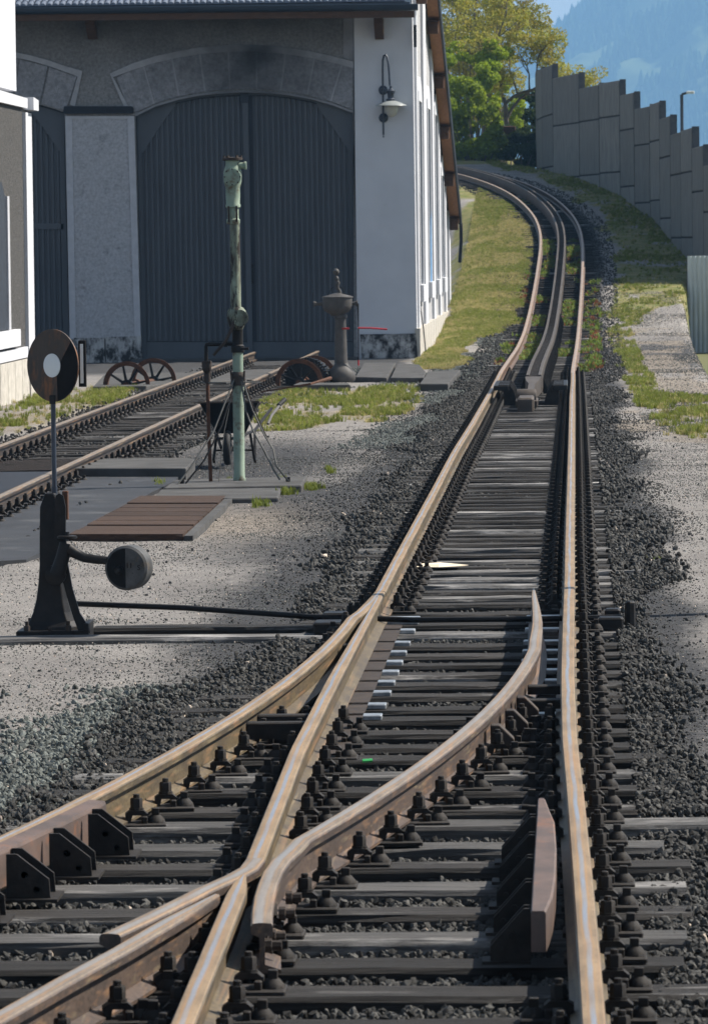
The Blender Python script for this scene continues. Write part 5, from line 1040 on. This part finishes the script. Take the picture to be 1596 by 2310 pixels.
def tree(name, px, py, Y, h, label, m, seed, nl, size, lr, depth=4, tilt=(0,0), r0=.12, lean=None):
    b_ = P(px, py, Y); t = empty(name, b_, label, 'tree'); rg = np.random.default_rng(seed); mb = MB(); tips = []
    branches(mb, Vector((0,0,0)), Vector((tilt[0],tilt[1],1)).normalized(), h*.36, r0, depth, rg, tips); mb.build('trunk', 'bark', t, 60)
    bl = [(x, y, z, lr, lr, lr*.7) for x, y, z in tips]; me = leaves(nl, bl, size, seed, m); o = inst('crown', me, t); return t
def bush(name, px, py, Y, cl, label, m, seed, nl, size, cat='bush'):
    b_ = P(px, py, Y); t = empty(name, b_, label, cat); inst('foliage', leaves(nl, cl, size, seed, m), t)
    mb = MB(); rg = np.random.default_rng(seed)
    for c in cl[::2]: mb.tube([(c[0]*.2,c[1]*.3,-.3),(c[0]*.7,c[1]*.8,c[2]*.5),(c[0],c[1],c[2])], [.03,.02,.01], 4)
    mb.build('stem', 'bark', t); return t
s_ = 12000/178
bush('green_bush', 1080, 375, 177, clumps(-.3,1.0,1.15,.95,30,1,lo=.16,hi=.36)+clumps(-.3,2.1,.95,.8,18,2,lo=.16,hi=.34), 'rounded bright green bush against the shed roof end', 'leaf_green', 3, 15000, .06)
bush('green_bush', 1062, 365, 183, clumps(-.2,2.9,1.0,1.2,26,5,lo=.16,hi=.36)+clumps(.3,3.7,.9,.6,12,6,lo=.15,hi=.3), 'taller light green bush behind the rounded bush', 'leaf_green', 6, 13000, .06)
bush('green_bush', 1125, 350, 186, clumps(.1,1.6,.8,1.1,20,31,lo=.14,hi=.3), 'loose yellow green bush below the budding tree', 'leaf_green', 32, 7000, .055)
bush('low_bush', 1150, 362, 179, clumps(.1,.55,1.0,.5,20,8,lo=.14,hi=.3), 'dark low undergrowth at the foot of the green bush', 'leaf_shaded', 9, 12000, .05)
bush('low_bush', 1190, 352, 181, clumps(.1,.75,.75,.7,22,28,lo=.14,hi=.3), 'dark shaded undergrowth beside the end of the wall', 'leaf_shaded', 29, 12000, .05)
bush('low_bush', 1198, 335, 188, clumps(.0,1.2,.5,1.1,20,18,lo=.14,hi=.3), 'dark narrow shrub touching the far end of the wall', 'leaf_shaded', 19, 11000, .05)
bush('low_bush', 1178, 372, 176, clumps(.0,.35,.75,.35,16,38,lo=.12,hi=.24), 'low dark weeds in front of the shaded undergrowth', 'leaf_shaded', 39, 8000, .045)
tree('budding_tree', 1148, 345, 184, 6.4, 'open brownish budding tree above the end of the wall', 'leaf_olive', 11, 17000, .045, .36, 4, (-.06,0))
tree('budding_tree', 1052, 350, 190, 9.4, 'taller budding tree rising beside the shed roof', 'leaf_olive', 14, 22000, .05, .42, 4, (-.05,0))
tree('budding_tree', 1120, 350, 196, 8.6, 'budding tree between the two others, farther back', 'leaf_olive', 17, 22000, .05, .42, 4, (0,0))
tree('budding_tree', 1090, 350, 203, 10.5, 'tallest budding tree, behind all the others', 'leaf_olive', 23, 22000, .055, .5, 4, (.03,0))
MB().box(-.3,.3,-.15,.15,0,.28,.02).build('earth_box', 'rust', None, label='low rusty orange trough half hidden in the dark undergrowth', category='trough').location = P(1142,297,179)-Vector((0,0,.1))

# ---------------------------------------------------------------- mountain
gx = np.linspace(-700, 1500, 260); gy = np.linspace(2200, 3600, 160); XX, YY = np.meshgrid(gx, gy)
zr = np.where(XX > -12, 112+.80*(XX+12), 112+.55*(XX+12)); zr = np.clip(zr, 30, 235)
rough = (vnoise(XX, YY, .012, 50)-.5)*26+(vnoise(XX, YY, .045, 51)-.5)*11+(vnoise(XX, YY, .15, 52)-.5)*8
ZM = zr*sst(2150, 3050, YY)+rough*sst(2200, 2400, YY); ZM = np.where(YY > 3100, ZM-(YY-3100)*.5, ZM)
me = bpy.data.meshes.new('mountain'); me.vertices.add(XX.size); me.vertices.foreach_set('co', (np.stack([XX, YY, ZM], -1)*2.2).ravel().astype(np.float32)); nx, ny = len(gx), len(gy)
i0 = (np.arange(ny-1)[:,None]*nx+np.arange(nx-1)[None,:]).ravel(); q = np.stack([i0, i0+1, i0+nx+1, i0+nx], 1)
me.loops.add(q.size); me.loops.foreach_set('vertex_index', q.ravel().astype(np.int32)); me.polygons.add(len(q)); me.polygons.foreach_set('loop_start', (np.arange(len(q))*4).astype(np.int32)); me.update(); me.polygons.foreach_set('use_smooth', [True]*len(q))
me.materials.append(mat('mountain_forest', (.05,.08,.03), (.14,.18,.06), .06, .95, c3=(.26,.36,.12), t3=(.60,.66), s3=.011, stretch=(.45,.2,.6)))
o = bpy.data.objects.new('mountain', me); C.objects.link(o); o['kind'] = 'structure'
rg = np.random.default_rng(5)
mb = MB(); mb.lathe([(.5,0),(3.6,1),(2.2,6),(2.6,6.2),(1.2,11),(.1,15)], (0,0,0), 7); fir = variant(mb.mesh('fir', mat('fir', (.018,.04,.015), (.05,.085,.03), 1, .95, rnd=.8)))
n_ = 17000; X = rg.uniform(-70, 110, n_); Y = rg.uniform(2300, 3090, n_); ok = vnoise(X, Y, .02, 60) < .6; X = X[ok]; Y = Y[ok]
zf = lambda X, Y: np.clip(np.where(X > -12, 112+.80*(X+12), 112+.55*(X+12)), 30, 235)*sst(2150, 3050, Y)+((vnoise(X, Y, .012, 50)-.5)*26+(vnoise(X, Y, .045, 51)-.5)*11+(vnoise(X, Y, .15, 52)-.5)*8)*sst(2200, 2400, Y)
scatter('mountain_forest', np.column_stack([X, Y, zf(X, Y)-1])*2.2, rg.uniform(.5,1.3,len(X)), [fir], 'hazy conifer forest on the mountain slope', np.column_stack([X*0, X*0, rg.uniform(0,6,len(X))]))

# ---------------------------------------------------------------- haze
hb = MB().box(-4600,4600,-1600,7300,-2,620).build('haze', None, None, kind='stuff')
hm = bpy.data.materials.new('haze'); hm.use_nodes = True; hn = hm.node_tree; hn.nodes.remove(hn.nodes['Principled BSDF']); vv = hn.nodes.new('ShaderNodeVolumePrincipled')
vv.inputs['Color'].default_value = (.30,.60,1.0,1); vv.inputs['Density'].default_value = .00021; vv.inputs['Anisotropy'].default_value = 0.0
hn.links.new(vv.outputs[0], hn.nodes['Material Output'].inputs['Volume']); hb.data.materials.append(hm)
